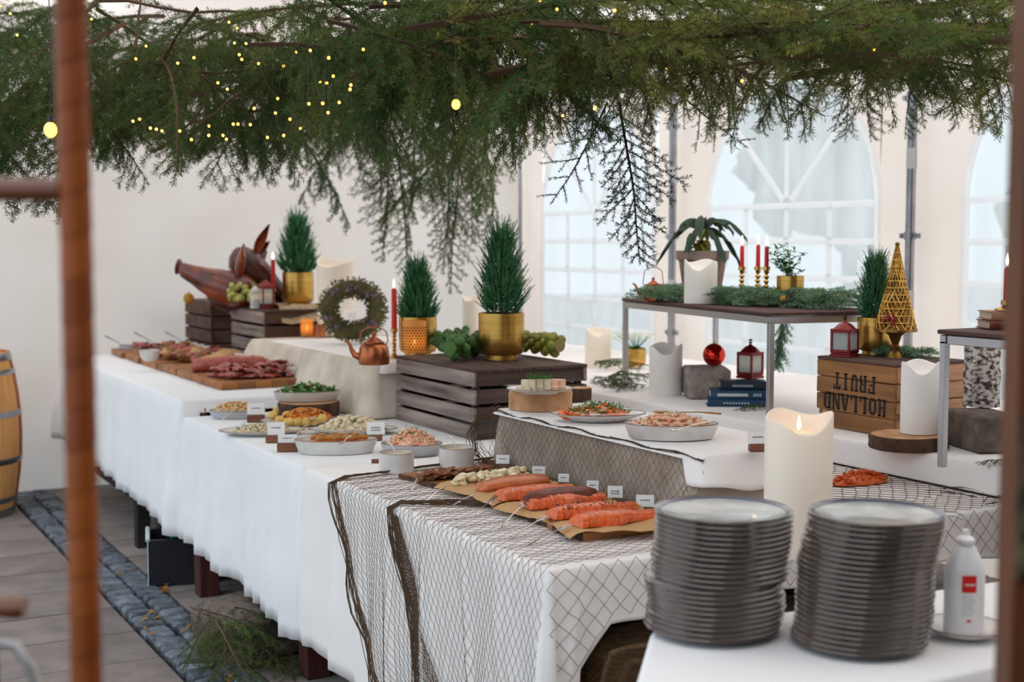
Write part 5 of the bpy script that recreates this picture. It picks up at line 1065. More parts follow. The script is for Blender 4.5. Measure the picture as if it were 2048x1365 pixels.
# -- riser dishes
p = W(1082, 785, R1 + MP(36, W(1082, 817, R1)) + .002) ; p = W(1080, 786, z=R1 + MP(36, W(1082, 817, R1)) + .004); dish('round_plate', 'white plate with sliced terrine on the thick log slice', p, MP(67, p), MP(67, p) * .95, .018, V, 'ceramic', False, 'plate')
for k, (dx, dy) in enumerate(((-.075, -.04), (-.05, -.01), (-.02, .0), (.008, .004), (.036, .008), (.058, .01))):
    q = p + Vector((.875 * dx + .01, -.485 * dx * 1 + dy * .5, .008)); t = thing('terrine_slice', 'pale pink terrine slice on the white plate', 'food', q + Vector((0, 0, 0)), R(38) + k * .05, group='terrine slices')
    MB().box((0, 0, .019 if k else .007), (.022, .05, .038 if k else .014), bev=.002, jit=.001).build('slice', MT['shrimp'] if k > 3 else MT['cream_food'], t)
hb_ = MB()
for i in range(60): c_ = Vector((U(-.035, .04), U(-.012, .02), .0)); d = Vector((U(-1, 1), U(-1, 1), U(.1, .9))).normalized(); hb_.tube([c_, c_ + d * .016, c_ + d * .026 + Vector((0, 0, -.003))], .0008, 3)
tag(hb_.build('dill', MT['herb'], loc=p + Vector((.0, 0, .048)), rz=V), 'bright green dill on top of the terrine', 'herbs', kind='stuff')
spoon('serving_fork', 'silver fork lying on the terrine plate', p + Vector((-.02, -.05, .02)), p + Vector((.075, -.05, .021)), 'silver', .02, fork=True)
p = W(1200, 843, R1) + Vector((.0, .01, .002)); dish('oval_plate', 'oval grey plate of shrimps, orange slices and dill on the riser', p, MP(96, p), MP(96, p) * .62, .026, V + .05, 'ceramic', False)
stuffpile('seafood_salad', 'shrimps with plentiful dill on the oval riser plate', 'food', p, V + .05, .10, .055, .014, .028, [(50, .012, 'shrimp', 'shrimp'), (14, .014, 'orange_pulp', 'blob'), (44, .012, 'herb', 'herb')])
for k, (dx, dy) in enumerate(((-.115, -.03), (-.10, .0), (-.085, .03), (-.06, .045), (.06, -.045))):
    c_, s_ = math.cos(V), math.sin(V); q = p + Vector((dx * c_ - dy * s_, dx * s_ + dy * c_, .018)); t = tag(MB().lathe([(.0001, 0), (.024, 0), (.025, .003), (.024, .006), (.0001, .006)], seg=20).build('orange_slice', MT['orange_pulp'], loc=q), 'orange slice at the left side of the seafood plate' if dx < 0 else 'orange slice at the front of the seafood plate', 'fruit', 'orange slices left' if dx < 0 else None); t.rotation_euler = (.5, .3, k)
spoon('serving_spoon', 'silver spoon lying across the front of the dill topped seafood plate', W(1190, 832, R1 + .03), W(1262, 830, R1 + .034), 'silver', .02)
p = W(1347, 878, R1) + Vector((.0, .012, .002)); dish('oval_bowl', 'large white oval serving bowl of shrimps on the riser corner', p, MP(94, p), MP(94, p) * .6, .045, V - .02, 'ceramic', True)
stuffpile('shrimps', 'peeled pink shrimps with herbs heaped in the large white oval bowl', 'food', p, V - .02, .115, .062, .034, .028, [(110, .013, 'shrimp', 'shrimp'), (40, .011, 'cream_food', 'blob'), (12, .008, 'herb', 'herb')])
spoon('serving_spoon', 'bronze serving spoon lying on the far rim of the shrimp bowl', W(1325, 826, R1 + .068), W(1442, 828, R1 + .062), 'antique_gold', .032, wd=.005)
spoon('serving_tongs', 'silver tongs hanging over the right rim of the shrimp bowl', W(1352, 862, R1 + .05), W(1425, 842, R1 + .06), 'silver', .02, cat='tongs')
card_block('wood card holder beside the big pillar candle', 'white name card beside the big pillar candle', 1516, 905, 36, z=R1, cardpx=42, ch=24, lines=1)
# -- fish boards
def board(label, x0, x1, y0, y1, z, h, m='board', rz=0, feet=False, seed=0):
    t = thing('serving_board', label, 'cutting board', ((x0 + x1) / 2, (y0 + y1) / 2, z), rz); w_, l_ = x1 - x0, y1 - y0
    fn = lambda u, v: ((u - .5) * w_ + (.008 * math.sin(v * 9 + seed) * (1 if u < .5 else .4) if u in (0, 1) else 0), (v - .5) * l_, h)
    MB().slab(fn, 6, 14, h).build('board_body', MT[m], t)
    MB().slab(lambda u, v: (-w_ / 2 - .006 + u * .010 + .006 * math.sin(v * 11 + seed), (v - .5) * l_ * .99, h * .93), 1, 14, h * .9).build('bark_edge', MT['bark'], t); return t
bx0, bx1 = 1.88, 2.15
boards = [(2.99, 3.28, 'live edge board nearest the plates under two rows of orange salmon'), (3.30, 3.56, 'live edge board under the dark rinded sliced fish'), (3.58, 3.84, 'live edge board under the smoked fillet and herring')]
for k, (a, b, lab) in enumerate(boards): board(lab, bx0 + .012 * k, bx1 + .012 * k, a, b, TZ + .0015, .022, seed=k * 2.1, rz=R(-2 + k))
board('thin pale board at the far end under the dark herbed fish', 1.86, 2.15, 3.86, 4.12, TZ + .0015, .014, seed=7, rz=R(4))
t = tag(MB().box((0, 0, .012), (.028, 1.18, .024), bev=.003).build('wooden_strip', MT['board_dark'], loc=(2.215, 3.6, TZ + .0015)), 'long dark wooden strip behind the fish boards holding the name cards', 'board')
ZB = TZ + .0245
for k, (yc, l_, lab) in enumerate(((3.08, .28, 'brown baking paper under the nearest sliced salmon'), (3.34, .24, 'brown baking paper under the dark rinded fish'), (3.53, .18, 'brown baking paper under the sliced salmon beside the smoked fillet'), (3.72, .26, 'brown baking paper under the herring'))):
    sd0 = k * 3.1
    t = tag(MB().slab(lambda u, v: ((u - .5) * .29 - .015, (v - .5) * l_ + .01 * math.sin(u * 7 + sd0), .0028 + .010 * abs(noise.noise(Vector((u * 3, v * 3, sd0)))) + (.014 * max(0, u - .85) / .15 * abs(math.sin(v * 5 + sd0))) - (.010 * max(0, .1 - u) / .1)), 12, 10, .0012).build('baking_paper', MT['paper'], loc=(2.015, yc, ZB + .0005), rz=R([-14, 9, -5, 12][k])), lab, 'paper')
def sliced_fish(label, y, x0, x1, w_, h_, m, rind=None, n=20, lean=.7, seed=0, rz=0):
    """row of thin slices shingled along X"""
    rs = random.Random(seed); t = thing('sliced_fish', label, 'fish', ((x0 + x1) / 2, y, ZB + .008), rz); L = x1 - x0; me = []
    for v_ in range(3):
        mb = MB(); pr = []
        for k in range(12): a = PI * k / 11; pr.append((math.cos(a) * w_ / 2 * (1 + rs.uniform(-.02, .02)), max(0, math.sin(a)) ** .7 * h_ * .92 * (1 + rs.uniform(-.03, .03))))
        th = L / n * 1.5; v = [(-th / 2 + s_ * th + z * lean * .5, yy, z) for s_ in (0, 1) for yy, z in pr]; N = 12
        mb.add(v, [tuple(range(N - 1, -1, -1)), tuple(range(N, 2 * N))] + [(i, (i + 1) % N, N + (i + 1) % N, N + i) for i in range(N)]); me.append(mb.mesh('slice', MT[m]))
    for i in range(n):
        q = (i + .5) / n; env = .72 + .34 * math.sin(PI * min(1, q * 1.15 + .08)); o = put(rs.choice(me), 'slice', ((q - .5) * L, rs.uniform(-.003, .003) + .006 * math.sin(i * .4), 0), t, rs.uniform(-.05, .05), (1, env * rs.uniform(.98, 1.02), env * rs.uniform(.95, 1.03)))
    if rind: MB().tube([((q / 8 - .5) * L * .96, w_ * .12, h_ * .62 * (.75 + .3 * math.sin(PI * q / 8))) for q in range(9)], [w_ * .22] + [w_ * .36] * 7 + [w_ * .25], 10, flat=.7).build('rind', MT[rind], t)
    return t
sliced_fish('row of bright orange sliced salmon nearest the plates', 3.05, 1.885, 2.125, .085, .034, 'salmon', n=30, seed=1)
sliced_fish('row of orange sliced salmon with dark herbs, second from the plates', 3.17, 1.88, 2.14, .075, .034, 'salmon', n=30, seed=2)
hm_ = MB()
for i in range(90): hm_.box((1.90 + .22 * rnd(), 3.17 + U(-.03, .03), ZB + .036 + U(-.004, .004)), (.005, .003, .002), rz=U(0, 3), rx=U(-.5, .5))
o = hm_.build('herb_crumbs', MT['bark']); tag(o, 'dark herb crumbs on the second row of salmon from the plates', 'herbs', kind='stuff')
sliced_fish('sliced fish with a dark brown rind on the middle board', 3.33, 1.89, 2.135, .095, .036, 'salmon', 'salmon_rind', n=30, seed=3)
sliced_fish('orange sliced salmon lying beside the whole smoked fillet', 3.49, 1.88, 2.13, .085, .034, 'salmon', n=28, seed=4, rz=.1)
t = thing('smoked_fillet', 'whole smooth orange brown smoked fish fillet behind the sliced salmon', 'fish', (2.02, 3.635, ZB + .006), .08)
MB().tube([(-.13, 0, .004), (-.115, 0, .012), (-.05, 0, .017), (.05, 0, .018), (.11, 0, .015), (.13, 0, .006)], [.012, .036, .046, .047, .040, .012], 16, flat=.42).build('fillet', MT['smoked'], t)
hr = [MB().blob((0, 0, 0), (.017, .013, .010), .35, 9, 6).mesh('herring_piece', MT['herring']) for _ in range(3)]; random.seed(12)
for i in range(46):
    x = 1.88 + .27 * (i + .5) / 46 + U(-.006, .006); o = put(random.choice(hr), 'herring_piece', (x, 3.775 + .25 * (x - 2.06) * .3 + U(-.032, .032), ZB + .012 + (i % 3) * .009), None, U(0, 6)); tag(o, 'pale yellowish herring piece in the heap on the baking paper', 'fish', 'herring pieces')
hb2 = [MB().slab(lambda u, v: ((u - .5) * .05, (v - .5) * .03, .004 + .004 * math.sin(u * 5 + v * 3)), 5, 3, .004).mesh('herbed_slice', MT['herbed']) for _ in range(2)]
for i in range(34):
    x = 1.87 + .25 * (i + .5) / 34; o = put(random.choice(hb2), 'herbed_slice', (x, 3.97 + U(-.045, .045), TZ + .02 + (i % 3) * .006 + U(0, .003)), None, U(-.6, .6)); o.rotation_euler.x = U(-.3, .3); o.rotation_euler.y = U(-.35, .1); tag(o, 'dark brown herbed fish slice on the far pale board', 'fish', 'herbed fish slices')
for k, (x0, y0, x1, y1, bz_, lab) in enumerate(((842, 944, 822, 982, .03, 'silver serving fork on the far pale board'), (900, 966, 850, 1003, .03, 'silver serving fork beside the herring'), (960, 985, 905, 1012, .03, 'silver serving fork beside the smoked fillet, third from the far end'), (985, 1000, 953, 1028, .04, 'silver serving fork beside the sliced salmon, fourth from the far end'), (1046, 1010, 1003, 1055, .042, 'silver serving fork beside the dark rinded fish'), (1085, 1037, 1020, 1080, .035, 'silver serving fork beside the herbed salmon row'), (1130, 1055, 1055, 1092, .035, 'silver serving fork beside the nearest salmon row'))):
    spoon('serving_fork', lab, W(x0, y0, TZ + bz_), W(x1, y1, TZ + .006), 'silver', .02, fork=True, wd=.0032)
for k, (x, y, ww, hh, ln, lab) in enumerate(((1005, 944, 27, 18, 1, 'farthest name card on the dark strip behind the herbed fish'), (1077, 956, 26, 17, 1, 'second name card from the far end of the dark strip'), (1127, 971, 22, 17, 1, 'third name card from the far end of the dark strip'), (1185, 990, 24, 21, 1, 'fourth name card from the far end of the dark strip'), (1230, 1004, 30, 24, 2, 'fifth name card from the far end of the dark strip'), (1290, 1022, 36, 24, 1, 'name card on the dark strip beside the left plate stack'))):
    p = W(x, y + 1, X=2.212); p.z = TZ + .0275; card('white ' + lab, p, MP(ww, p), MP(hh, p), -YAW * 1.2, .3, ln)
# -- meat boards on the far table
for k in range(6):
    y = 6.40 + k * .40; lab = ['nearest dark edged oak board with folded ham', 'second oak board with the long rolled roast', 'third oak board with meat in brown paper', 'fourth oak board beyond the white bowl', 'fifth oak board with bread pieces', 'farthest oak board beside the grey bowls'][k]
    t = thing('serving_board', lab, 'cutting board', (2.135, y + .17, TF + .002), R(2 - k))
    for j in range(5): MB().box(((j - 2) * .087, 0, .018), (.086, .37, .036), bev=.003, jit=.001).build('plank', MT['board'], t)
ZM = TF + .04; random.seed(31)
hamm = []
for v_ in range(4):
    sd0 = v_ * 5.3; hamm.append(MB().slab(lambda u, v: ((u - .5) * .10, (v - .5) * .075 * (1 - .5 * abs(u - .5)), .012 + .016 * noise.noise(Vector((u * 3, v * 3, sd0)))), 6, 5, .006).mesh('ham_slice', MT['ham']))
for i in range(42):
    o = put(random.choice(hamm), 'ham_slice', (1.98 + .34 * rnd(), 6.45 + .30 * rnd(), ZM + .004 + (i // 10) * .012), None, U(0, 6)); o.rotation_euler.x = U(-.5, .5); tag(o, 'folded reddish ham slice on the nearest oak board', 'meat', 'ham slices on the nearest board')
t = thing('rolled_roast', 'long reddish rolled roast lying on the second oak board', 'meat', (2.14, 6.93, ZM + .035), -.15); MB().tube([(-.2, 0, -.02), (-.17, 0, 0), (0, .0, .006), (.17, 0, 0), (.21, 0, -.01)], [.02, .036, .042, .038, .015], 14).build('roast_body', MT['ham'], t)
for i in range(44):
    k_ = i % 3; o = put(random.choice(hamm), 'ham_slice', (1.97 + .34 * rnd(), 7.3 + 1.2 * rnd(), ZM + .006 + (i % 4) * .012), None, U(0, 6)); o.rotation_euler.x = U(-.6, .6); tag(o, 'reddish meat slice on the oak boards beyond the rolled roast', 'meat', 'meat slices on the far boards')
brm = MB().blob((0, 0, 0), (.035, .026, .022), .3, 10, 7).mesh('bread_piece', MT['crust'])
for i in range(34): o = put(brm, 'bread_piece', (1.97 + .34 * rnd(), 7.2 + 1.15 * rnd(), ZM + .022 + U(0, .03)), None, U(0, 6)); tag(o, 'brown crusty bread piece on the farthest oak boards', 'bread', 'bread pieces on the far boards')
for k, (x, y, z) in enumerate(((2.2, 7.18, .03), (2.3, 7.5, .035), (2.15, 7.85, .03))):
    sd0 = k; t = tag(MB().slab(lambda u, v: ((u - .5) * .3, (v - .5) * .22, .03 + .05 * noise.noise(Vector((u * 2.6, v * 2.6, sd0)))), 12, 9, .002).build('baking_paper', MT['paper'], loc=(x, y, ZM + .01), rz=U(0, 3)), ['crumpled brown paper right beyond the rolled roast', 'crumpled brown paper under the middle meat boards', 'crumpled brown paper on the farthest meat boards'][k], 'paper')
for x, y, rpx, hpx, sx, sy, m, lab in ((228, 700, 20, 18, 210, 672, 'ceramic_blue', 'left'), (285, 696, 20, 16, 268, 665, 'ceramic_blue', 'middle'), (334, 692, 18, 17, 330, 664, 'metal', 'right')):
    p = W(x, y - 1, TF + .002); p.y = min(p.y, 8.7); r_ = MP(rpx, p); h = MP(hpx, p); t = thing('sauce_bowl', 'grey sauce bowl at the far end of the meat table, %s of three' % lab, 'bowl', p); MB().lathe([(.0001, 0), (r_ * .85, 0), (r_, h * .3), (r_, h), (r_ * .93, h), (r_ * .9, .01), (.0001, .01)], seg=28).build('bowl_body', MT[m], t)
    spoon('sauce_spoon', 'spoon standing in the %s far sauce bowl' % lab, p + Vector((0, 0, h * .5)), W(sx, sy, d=(p - CAM).dot(FW)), 'dark_metal', .012, wd=.005)
p = W(300, 722, ZM + .02); t = thing('dip_bowl', 'small white bowl standing among the far meat boards', 'bowl', p); MB().lathe([(.0001, 0), (.03, 0), (.05, .02), (.058, .06), (.053, .06), (.045, .02), (.0001, .012)], seg=28).build('bowl_body', MT['ceramic'], t)
for i in range(14): y = 6.5 + i * .15; card('blurred white name card along the back of the meat boards', (2.325, y, ZM + .001), .055, .05, -YAW, .2, 1, 'name cards behind the meat boards')
# -- pig heads, fruit on the back crate
def tubes(mb, pts, r, seg=18, flat=1): return mb.tube(pts, r, seg, flat=flat)
CB = TF + .346
def ear(base, d1, L, wd, m, t, curl=.5):
    base = Vector(base); d1 = Vector(d1).normalized(); s_ = (Vector((1, 0, 0)) - d1 * d1.x).normalized(); n_ = d1.cross(s_); v = []; f = []
    for sh in (0, 1):
        for i in range(8):
            q = i / 7; c_ = base + d1 * L * q + Vector((0, 0, 1)) * curl * L * q * q * .3; ww = wd * (.45 + 2.2 * q * (1 - q)) * (1.02 - q) ** .5
            for j in range(5): x = (j / 4 - .5) * 2; v.append(c_ + s_ * ww * x + n_ * (.028 * (x * x) - sh * .010))
    for i in range(7):
        for j in range(4): a = i * 5 + j; f += [(a, a+1, a+6, a+5), (40+a, 40+a+5, 40+a+6, 40+a+1)]
    for i in range(7): a = i * 5; f += [(a, a+5, 45+a, 40+a), (a+4, 44+a, 49+a, a+9)]
    for j in range(4): f += [(j, 40+j, 41+j, j+1), (35+j, 36+j, 76+j, 75+j)]
    MB().add(v, f).build('ear', MT[m], t)
def pig(label, loc, rot, s_, m, m2):
    t = thing('pig_head', label, 'roast pig head', loc, sc=s_); t.rotation_euler = rot
    tubes(MB(), [(-.21, 0, .10), (-.205, 0, .10), (-.15, 0, .085), (-.08, 0, .068), (.0, 0, .055), (.08, 0, .045), (.15, 0, .05), (.19, 0, .06), (.21, 0, .06)], [.03, .034, .05, .072, .097, .108, .096, .062, .02], 22, .85).build('head', MT[m], t)
    sn = MB().lathe([(.036, 0), (.04, .006), (.04, .014), (.032, .018), (.0001, .016)], seg=20, fn=lambda x, y, z, a, k: (-z - .205, y, x + .102)); sn.build('snout', MT[m2], t)
    MB().blob((-.224, .013, .104), (.004, .007, .010), 0, 8, 5).blob((-.224, -.013, .104), (.004, .007, .010), 0, 8, 5).build('nostrils', MT['dark_metal'], t)
    MB().tube([(-.19, -.026, .062), (-.14, -.045, .045), (-.06, -.07, .03)], [.003, .005, .003], 6).tube([(-.19, .026, .062), (-.14, .045, .045), (-.06, .07, .03)], [.003, .005, .003], 6).build('mouth', MT['dark_metal'], t)
    MB().tube([(-.05, 0, .022), (.0, 0, -.008), (.07, 0, -.02), (.12, 0, .0)], [.02, .05, .055, .03], 14).build('jowl', MT[m2], t)
    for y in (-1, 1): MB().blob((-.02, y * .066, .10), (.016, .008, .009), 0, 10, 6).build('eye', MT['dark_metal'], t)
    ear((.10, -.055, .115), (.0, -.25, 1), .15, .034, m, t); ear((.13, .05, .115), (.45, .3, 1), .15, .034, m2, t)
pp_ = W(432, 583, d=8.15); pp_.z = CB + .05
pig('glossy brown roast pig head facing left on the back crate', pp_, (0, R(12), -YAW), 1.2, 'roast', 'roast_dark')
pp_ = W(508, 545, d=8.25); pp_.z = CB + .11
pig('darker reddish roast pig head tilted snout down behind the lanterns', pp_, (R(20), R(-48), -YAW + PI + .35), 1.12, 'roast_dark', 'roast')
p = W(377, 583, d=8.2); p.z = CB + .03; t = thing('orange', 'small orange fruit at the left corner of the back crate', 'fruit', p); MB().blob((0, 0, 0), .033, .05, 14, 10).build('fruit_body', MT['orange_fruit'], t); MB().tube([(0, 0, .03), (.003, 0, .04)], .002, 5).build('stem', MT['twig'], t)
gm = MB().blob((0, 0, 0), .017, 0, 10, 7).mesh('grape', MT['grape']); t = thing('grapes', 'bunch of pale green grapes between the pig heads', 'fruit', W(495, 583, d=8.0)); t.location.z = CB + .02; random.seed(9)
for i in range(60): put(gm, 'grape', (U(-.14, .14) * .87, U(-.05, .05) - .0, .012 + .05 * rnd() + (.04 if i % 3 == 0 else 0)), t)
sd0 = 3.3
p = W(455, 592, d=7.95); t = tag(MB().slab(lambda u, v: ((u - .5) * .42, (v - .5) * .26 - (.0 if u < .5 else 0), .012 + .05 * noise.noise(Vector((u * 3, v * 2.4, 3.3))) - (.10 * max(0, .25 - v) / .25)), 24, 12, .004).build('burlap_cloth', MT['jute'], loc=(2.66, 8.3, CB + .012), rz=R(20)), 'rough tan burlap under the pig heads on the back crate', 'cloth')
t = tag(MB().slab(lambda u, v: ((u - .5) * .34, (v - .5) * .46, .010 + .03 * noise.noise(Vector((u * 3, v * 3.4, 8.3))) - (.09 * max(0, .2 - v) / .2)), 18, 20, .004).build('burlap_cloth', MT['jute'], loc=(2.80, 7.62, TF + .334), rz=R(-8)), 'rough tan burlap beside the gold pot on the grey crate', 'cloth')
# ================================================================== FISHING NET
def strand_mesh(mb, a, b, r):
    d = b - a
    if d.length < 1e-6: return
    u_, w_ = frame(d); n = len(mb.v)
    for p_ in (a, b):
        for i in range(3): an = 2 * PI * i / 3; mb.v.append(tuple(p_ + u_ * r * math.cos(an) + w_ * r * math.sin(an)))
    mb.f += [(n, n+1, n+4, n+3), (n+1, n+2, n+5, n+4), (n+2, n, n+3, n+5)]
def net(fn, nu, nv, r, jit=.18, seed=0):
    mb = MB(); rs = random.Random(seed); kn = {}
    for i in range(nu + 1):
        for j in range(nv + 1):
            if (i + j) % 2 == 0:
                q_ = fn((i + rs.uniform(-jit, jit)) / nu, (j + rs.uniform(-jit, jit)) / nv)
                if q_ is not None: kn[i, j] = Vector(q_)
    for (i, j), p_ in kn.items():
        for dj in (-1, 1):
            q = kn.get((i + 1, j + dj))
            if q is not None and (q - p_).length < .09: strand_mesh(mb, p_, q, r)
    return mb
XF = 1.64
def front_pt(y, z):
    hh = TZ - z; hz = hem_near(1.64, y); h = max(0, min(1, hh / max(.01, TZ - hz))); return Vector((XF - fold(y, min(1, hh / .45), .035, .26, 3) - .006, y, z))
def netA(u, v):
    # v: 0 at the back of the top (X=2.24) -> edge -> down
    Lt = .62; Ld = .66; s_ = v * (Lt + Ld)
    if s_ < Lt: x = XF + Lt - s_; y0 = 4.26 - .1 * (s_ / Lt); return Vector((x, 2.79 + (y0 - 2.79) * (1 - u), TZ + .005 + .002 * math.sin(u * 90)))
    z = TZ - (s_ - Lt); y0 = 4.18 - .42 * (TZ - z) / .55
    return front_pt(2.79 + (y0 - 2.79) * (1 - u), z)
nt_ = thing('fishing_net', 'brown diamond mesh fishing net spread over the near tablecloth', 'fishing net', (1.64, 3.5, TZ))
def shift(mb, o): mb.v = [(x - o[0], y - o[1], z - o[2]) for x, y, z in mb.v]; return mb
O = (1.64, 3.5, TZ)
shift(net(netA, 96, 54, .0008, seed=1), O).build('mesh', MT['net_thin'], nt_, smooth=False, kind='stuff')
def endface(u, v):
    x = 1.64 + u * 1.66; z = TZ + .004 - v * .7; zz = max(z, .1); hh = TZ - zz
    return Vector((x, 2.78 - fold(x, min(1, hh / .45), .035, .26, 3) - .008, zz if zz < TZ - .01 else TZ + .004))
def endnet(u, v):
    # only down to the rising hem
    x = 1.635 + u * 1.66; hz = hem_near(max(1.701, x), 2.7); z = TZ + .003 - v * .70; hh = TZ - z
    if z < hz: return None
    return Vector((x, 2.78 - fold(x, min(1, hh / .45), .035, .26, 3) - .008, z))
shift(net(endnet, 64, 26, .0009, seed=2), O).build('mesh', MT['net_thin'], nt_, smooth=False, kind='stuff')
shift(net(lambda u, v: Vector((2.26 + u * 1.04, 2.79 + v * .2, TZ + .005)), 40, 9, .0010, seed=3), O).build('mesh', MT['net_thin'], nt_, smooth=False, kind='stuff')
shift(net(lambda u, v: Vector((2.72 + u * .58, 2.99 + v * 1.2, TZ + .005)), 22, 44, .0012, seed=4), O).build('mesh', MT['net_thin'], nt_, smooth=False, kind='stuff')
def bundle(path, wd, n, r, seed):
    rs = random.Random(seed); mb = MB()
    for k in range(n):
        ph = rs.uniform(0, 6); o1 = rs.uniform(-1, 1); pts = []
        for i, p_ in enumerate(path):
            d = (path[min(i + 1, len(path) - 1)] - path[max(i - 1, 0)]).normalized(); s_ = d.cross(Vector((-.6, 0, .8))).normalized(); w_ = wd * (1 if not isinstance(wd, (list, tuple)) else 1)
            pts.append(p_ + s_ * (o1 * w_ * .5 + w_ * .35 * math.sin(i * .9 + ph)) + Vector((-.3, 0, .5)) * rs.uniform(0, .012))
        mb.tube(pts, r, 4)
    return mb
p1_ = [Vector((2.4 - .045 * i, 4.30 - .008 * i, TZ + .008)) for i in range(17)] + [front_pt(4.18 - .42 * (.04 * i) / .55, TZ - .012 - .04 * i) + Vector((-.003, 0, 0)) for i in range(16)]
shift(bundle(p1_, .026, 16, .0016, 5), O).build('rope_edge', MT['net'], nt_)
p2_ = [Vector((1.90 - .03 * i, 3.52 + .02 * i, TZ + .008)) for i in range(9)] + [front_pt(3.70 - .35 * (.04 * i) / .55, TZ - .012 - .04 * i) + Vector((-.003, 0, 0)) for i in range(16)]
shift(bundle(p2_, .020, 14, .0016, 6), O).build('rope_edge', MT['net'], nt_)
# gathered, denser mesh below the second fold
def netD(u, v): z = TZ - .02 - v * .6; y0 = 3.70 - .35 * (TZ - z) / .55; return front_pt(y0 - u * (.05 + .10 * v), z) + Vector((-.004, 0, 0))
shift(net(netD, 22, 60, .0009, .3, seed=7), O).build('mesh', MT['net'], nt_, smooth=False, kind='stuff')
rn = thing('fishing_net', 'brown fishing net draped over the front of the grey burlap riser', 'fishing net', (2.26, 3.6, R1)); O2 = (2.26, 3.6, R1)
def riserfront(u, v):
    y = 4.24 - u * 1.26; z = R1 - .012 - v * .185; h = (z - R1) / (.806 - R1); return Vector((2.27 - fold(y, min(1, (R1 - z) / .45), .016, .13, 6) - .008, y, z))
shift(net(lambda u, v: riserfront(u, v) if u > .0 else riserfront(0, v), 84, 10, .0007, .34, seed=8), O2).build('mesh', MT['net_thin'], rn, smooth=False, kind='stuff')
shift(bundle([riserfront(i / 30, .01) + Vector((-.004, 0, .004 * math.sin(i))) for i in range(31)], .006, 4, .0013, 10), O2).build('rope_edge', MT['net'], rn)
shift(bundle([Vector((2.32, 4.26, R1 - .01)), Vector((2.24, 4.28, .96)), Vector((2.21, 4.29, .90)), Vector((2.2, 4.24, .84)), Vector((2.19, 4.15, .815))], .05, 18, .0012, 11), O2).build('rope_edge', MT['net'], rn)
# dry twigs on the cloth to the right of the candle
random.seed(22)
for k in range(9):
    x, y = U(1690, 1990), U(955, 1030); p = W(x, y, TZ) + Vector((0, 0, .006)); t = thing('dry_twig', 'thin dark dry twig lying on the netted cloth right of the big candle', 'twig', p, U(0, 6), group='dry twigs on the near cloth'); m_ = MB(); pts = [(0, 0, 0), (.05, .01, .006), (.10, -.004, .004), (.15, .01, .006)]; m_.tube(pts, [.0018, .0015, .0012, .0007], 4)
    for q, s_ in ((1, 1), (1, -1), (2, 1), (2, -1)): m_.tube([pts[q], Vector(pts[q]) + Vector((.03, .03 * s_, .004)), Vector(pts[q]) + Vector((.06, .045 * s_, .001))], [.001, .0008, .0005], 4)
    m_.build('stem', MT['twig_dark'], t)
p = W(1720, 968, TZ); t = stuffpile('shrimps', 'orange red shrimps on the near cloth behind the right plate stack', 'food', p + Vector((0, 0, 0)), 0, .12, .05, .005, .03, [(46, .013, 'salmon', 'shrimp')])
# ================================================================== PLATES
pr_side = [(.0001, 0), (.36, 0), (.40, .012), (.62, .03), (.86, .075), (.985, .104), (1, .112), (.995, .12)]
def plate_mesh(rad):
    mb = MB(); sc_ = rad; top = [(.0001, .034), (.62, .042), (.70, .052), (.85, .080), (.96, .112), (.995, .12)]
    return (MB().lathe([(a * sc_, b * sc_ * 1.0) for a, b in pr_side], seg=56), MB().lathe([(a * sc_, b * sc_) for a, b in top], seg=56), MB().lathe([((.990 + .017 * math.cos(2 * PI * k / 8)) * sc_, (.112 + .017 * math.sin(2 * PI * k / 8)) * sc_) for k in range(9)], seg=64))
def ordn(k): return '%d%s' % (k, 'th' if 10 < k % 100 < 14 else {1: 'st', 2: 'nd', 3: 'rd'}.get(k % 10, 'th'))
def stack(px, py, w_px, n, dz, lean, seed, lab_top, lab, grp):
    rs = random.Random(seed); p = W(px, py, TZ); rad = MP(w_px / 2, p); a, b, c_ = plate_mesh(rad)
    me = [a.mesh('underside', MT['plate_dark']), b.mesh('plate_face', MT['plate_top']), c_.mesh('rim', MT['plate_edge'])]; ring = MB().lathe([(.955 * rad, .1128 * rad), (.93 * rad, .106 * rad), (.90 * rad, .0965 * rad)], seg=56).mesh('blue_ring', MT['plate_ring'])
    for k in range(n):
        q = k / (n - 1); ox, oy = lean(q); t = thing('dinner_plate', lab_top if k == n - 1 else lab % ordn(n - k), 'plate', p + Vector((ox + rs.uniform(-.0016, .0016), oy + rs.uniform(-.0016, .0016), .0015 + k * dz)), rs.uniform(0, 6), group=None if k == n - 1 else grp)
        for nm, m_ in zip(('underside', 'plate_face', 'rim'), me): put(m_, nm, (0, 0, 0), t)
        if k == n - 1: put(ring, 'blue_ring', (0, 0, .0008), t)
def rl(q, a): return (math.cos(-YAW) * a, math.sin(-YAW) * a)
stack(1432, 1262, 272, 23, .0107, lambda q: rl(q, -.006 + .016 * (q > .42) + .004 * math.sin(q * 9)), 1, 'top plate of the left stack, grey blue glaze with a dark rim', 'dark edged dinner plate, %s from the top of the left stack', 'plates in the left stack')
stack(1726, 1290, 268, 25, .0104, lambda q: rl(q, -.010 + .028 * q + .004 * math.sin(q * 8)), 2, 'top plate of the taller right stack, grey glaze with a blue ring', 'dark edged dinner plate, %s from the top of the right stack', 'plates in the right stack')
p = W(1928, 1272, TZ) + Vector((0, 0, .001)); r_ = MP(82, p); t = thing('plate', 'pale cream plate under the white squeeze bottle', 'plate', p); MB().lathe([(.0001, 0), (r_ * .5, 0), (r_ * .6, .004), (r_ * .97, .017), (r_, .021), (r_ * .97, .021), (r_ * .6, .009), (.0001, .007)], seg=48).build('plate_body', MT['ceramic'], t); MB().lathe([(r_ * 1.002, .0195), (r_ * .99, .0225), (r_ * .965, .0205)], seg=48).build('rim', MT['ceramic_rim'], t)
p = p + Vector((-.008, -.005, .0085)); h = MP(208, p); rb = MP(40, p)
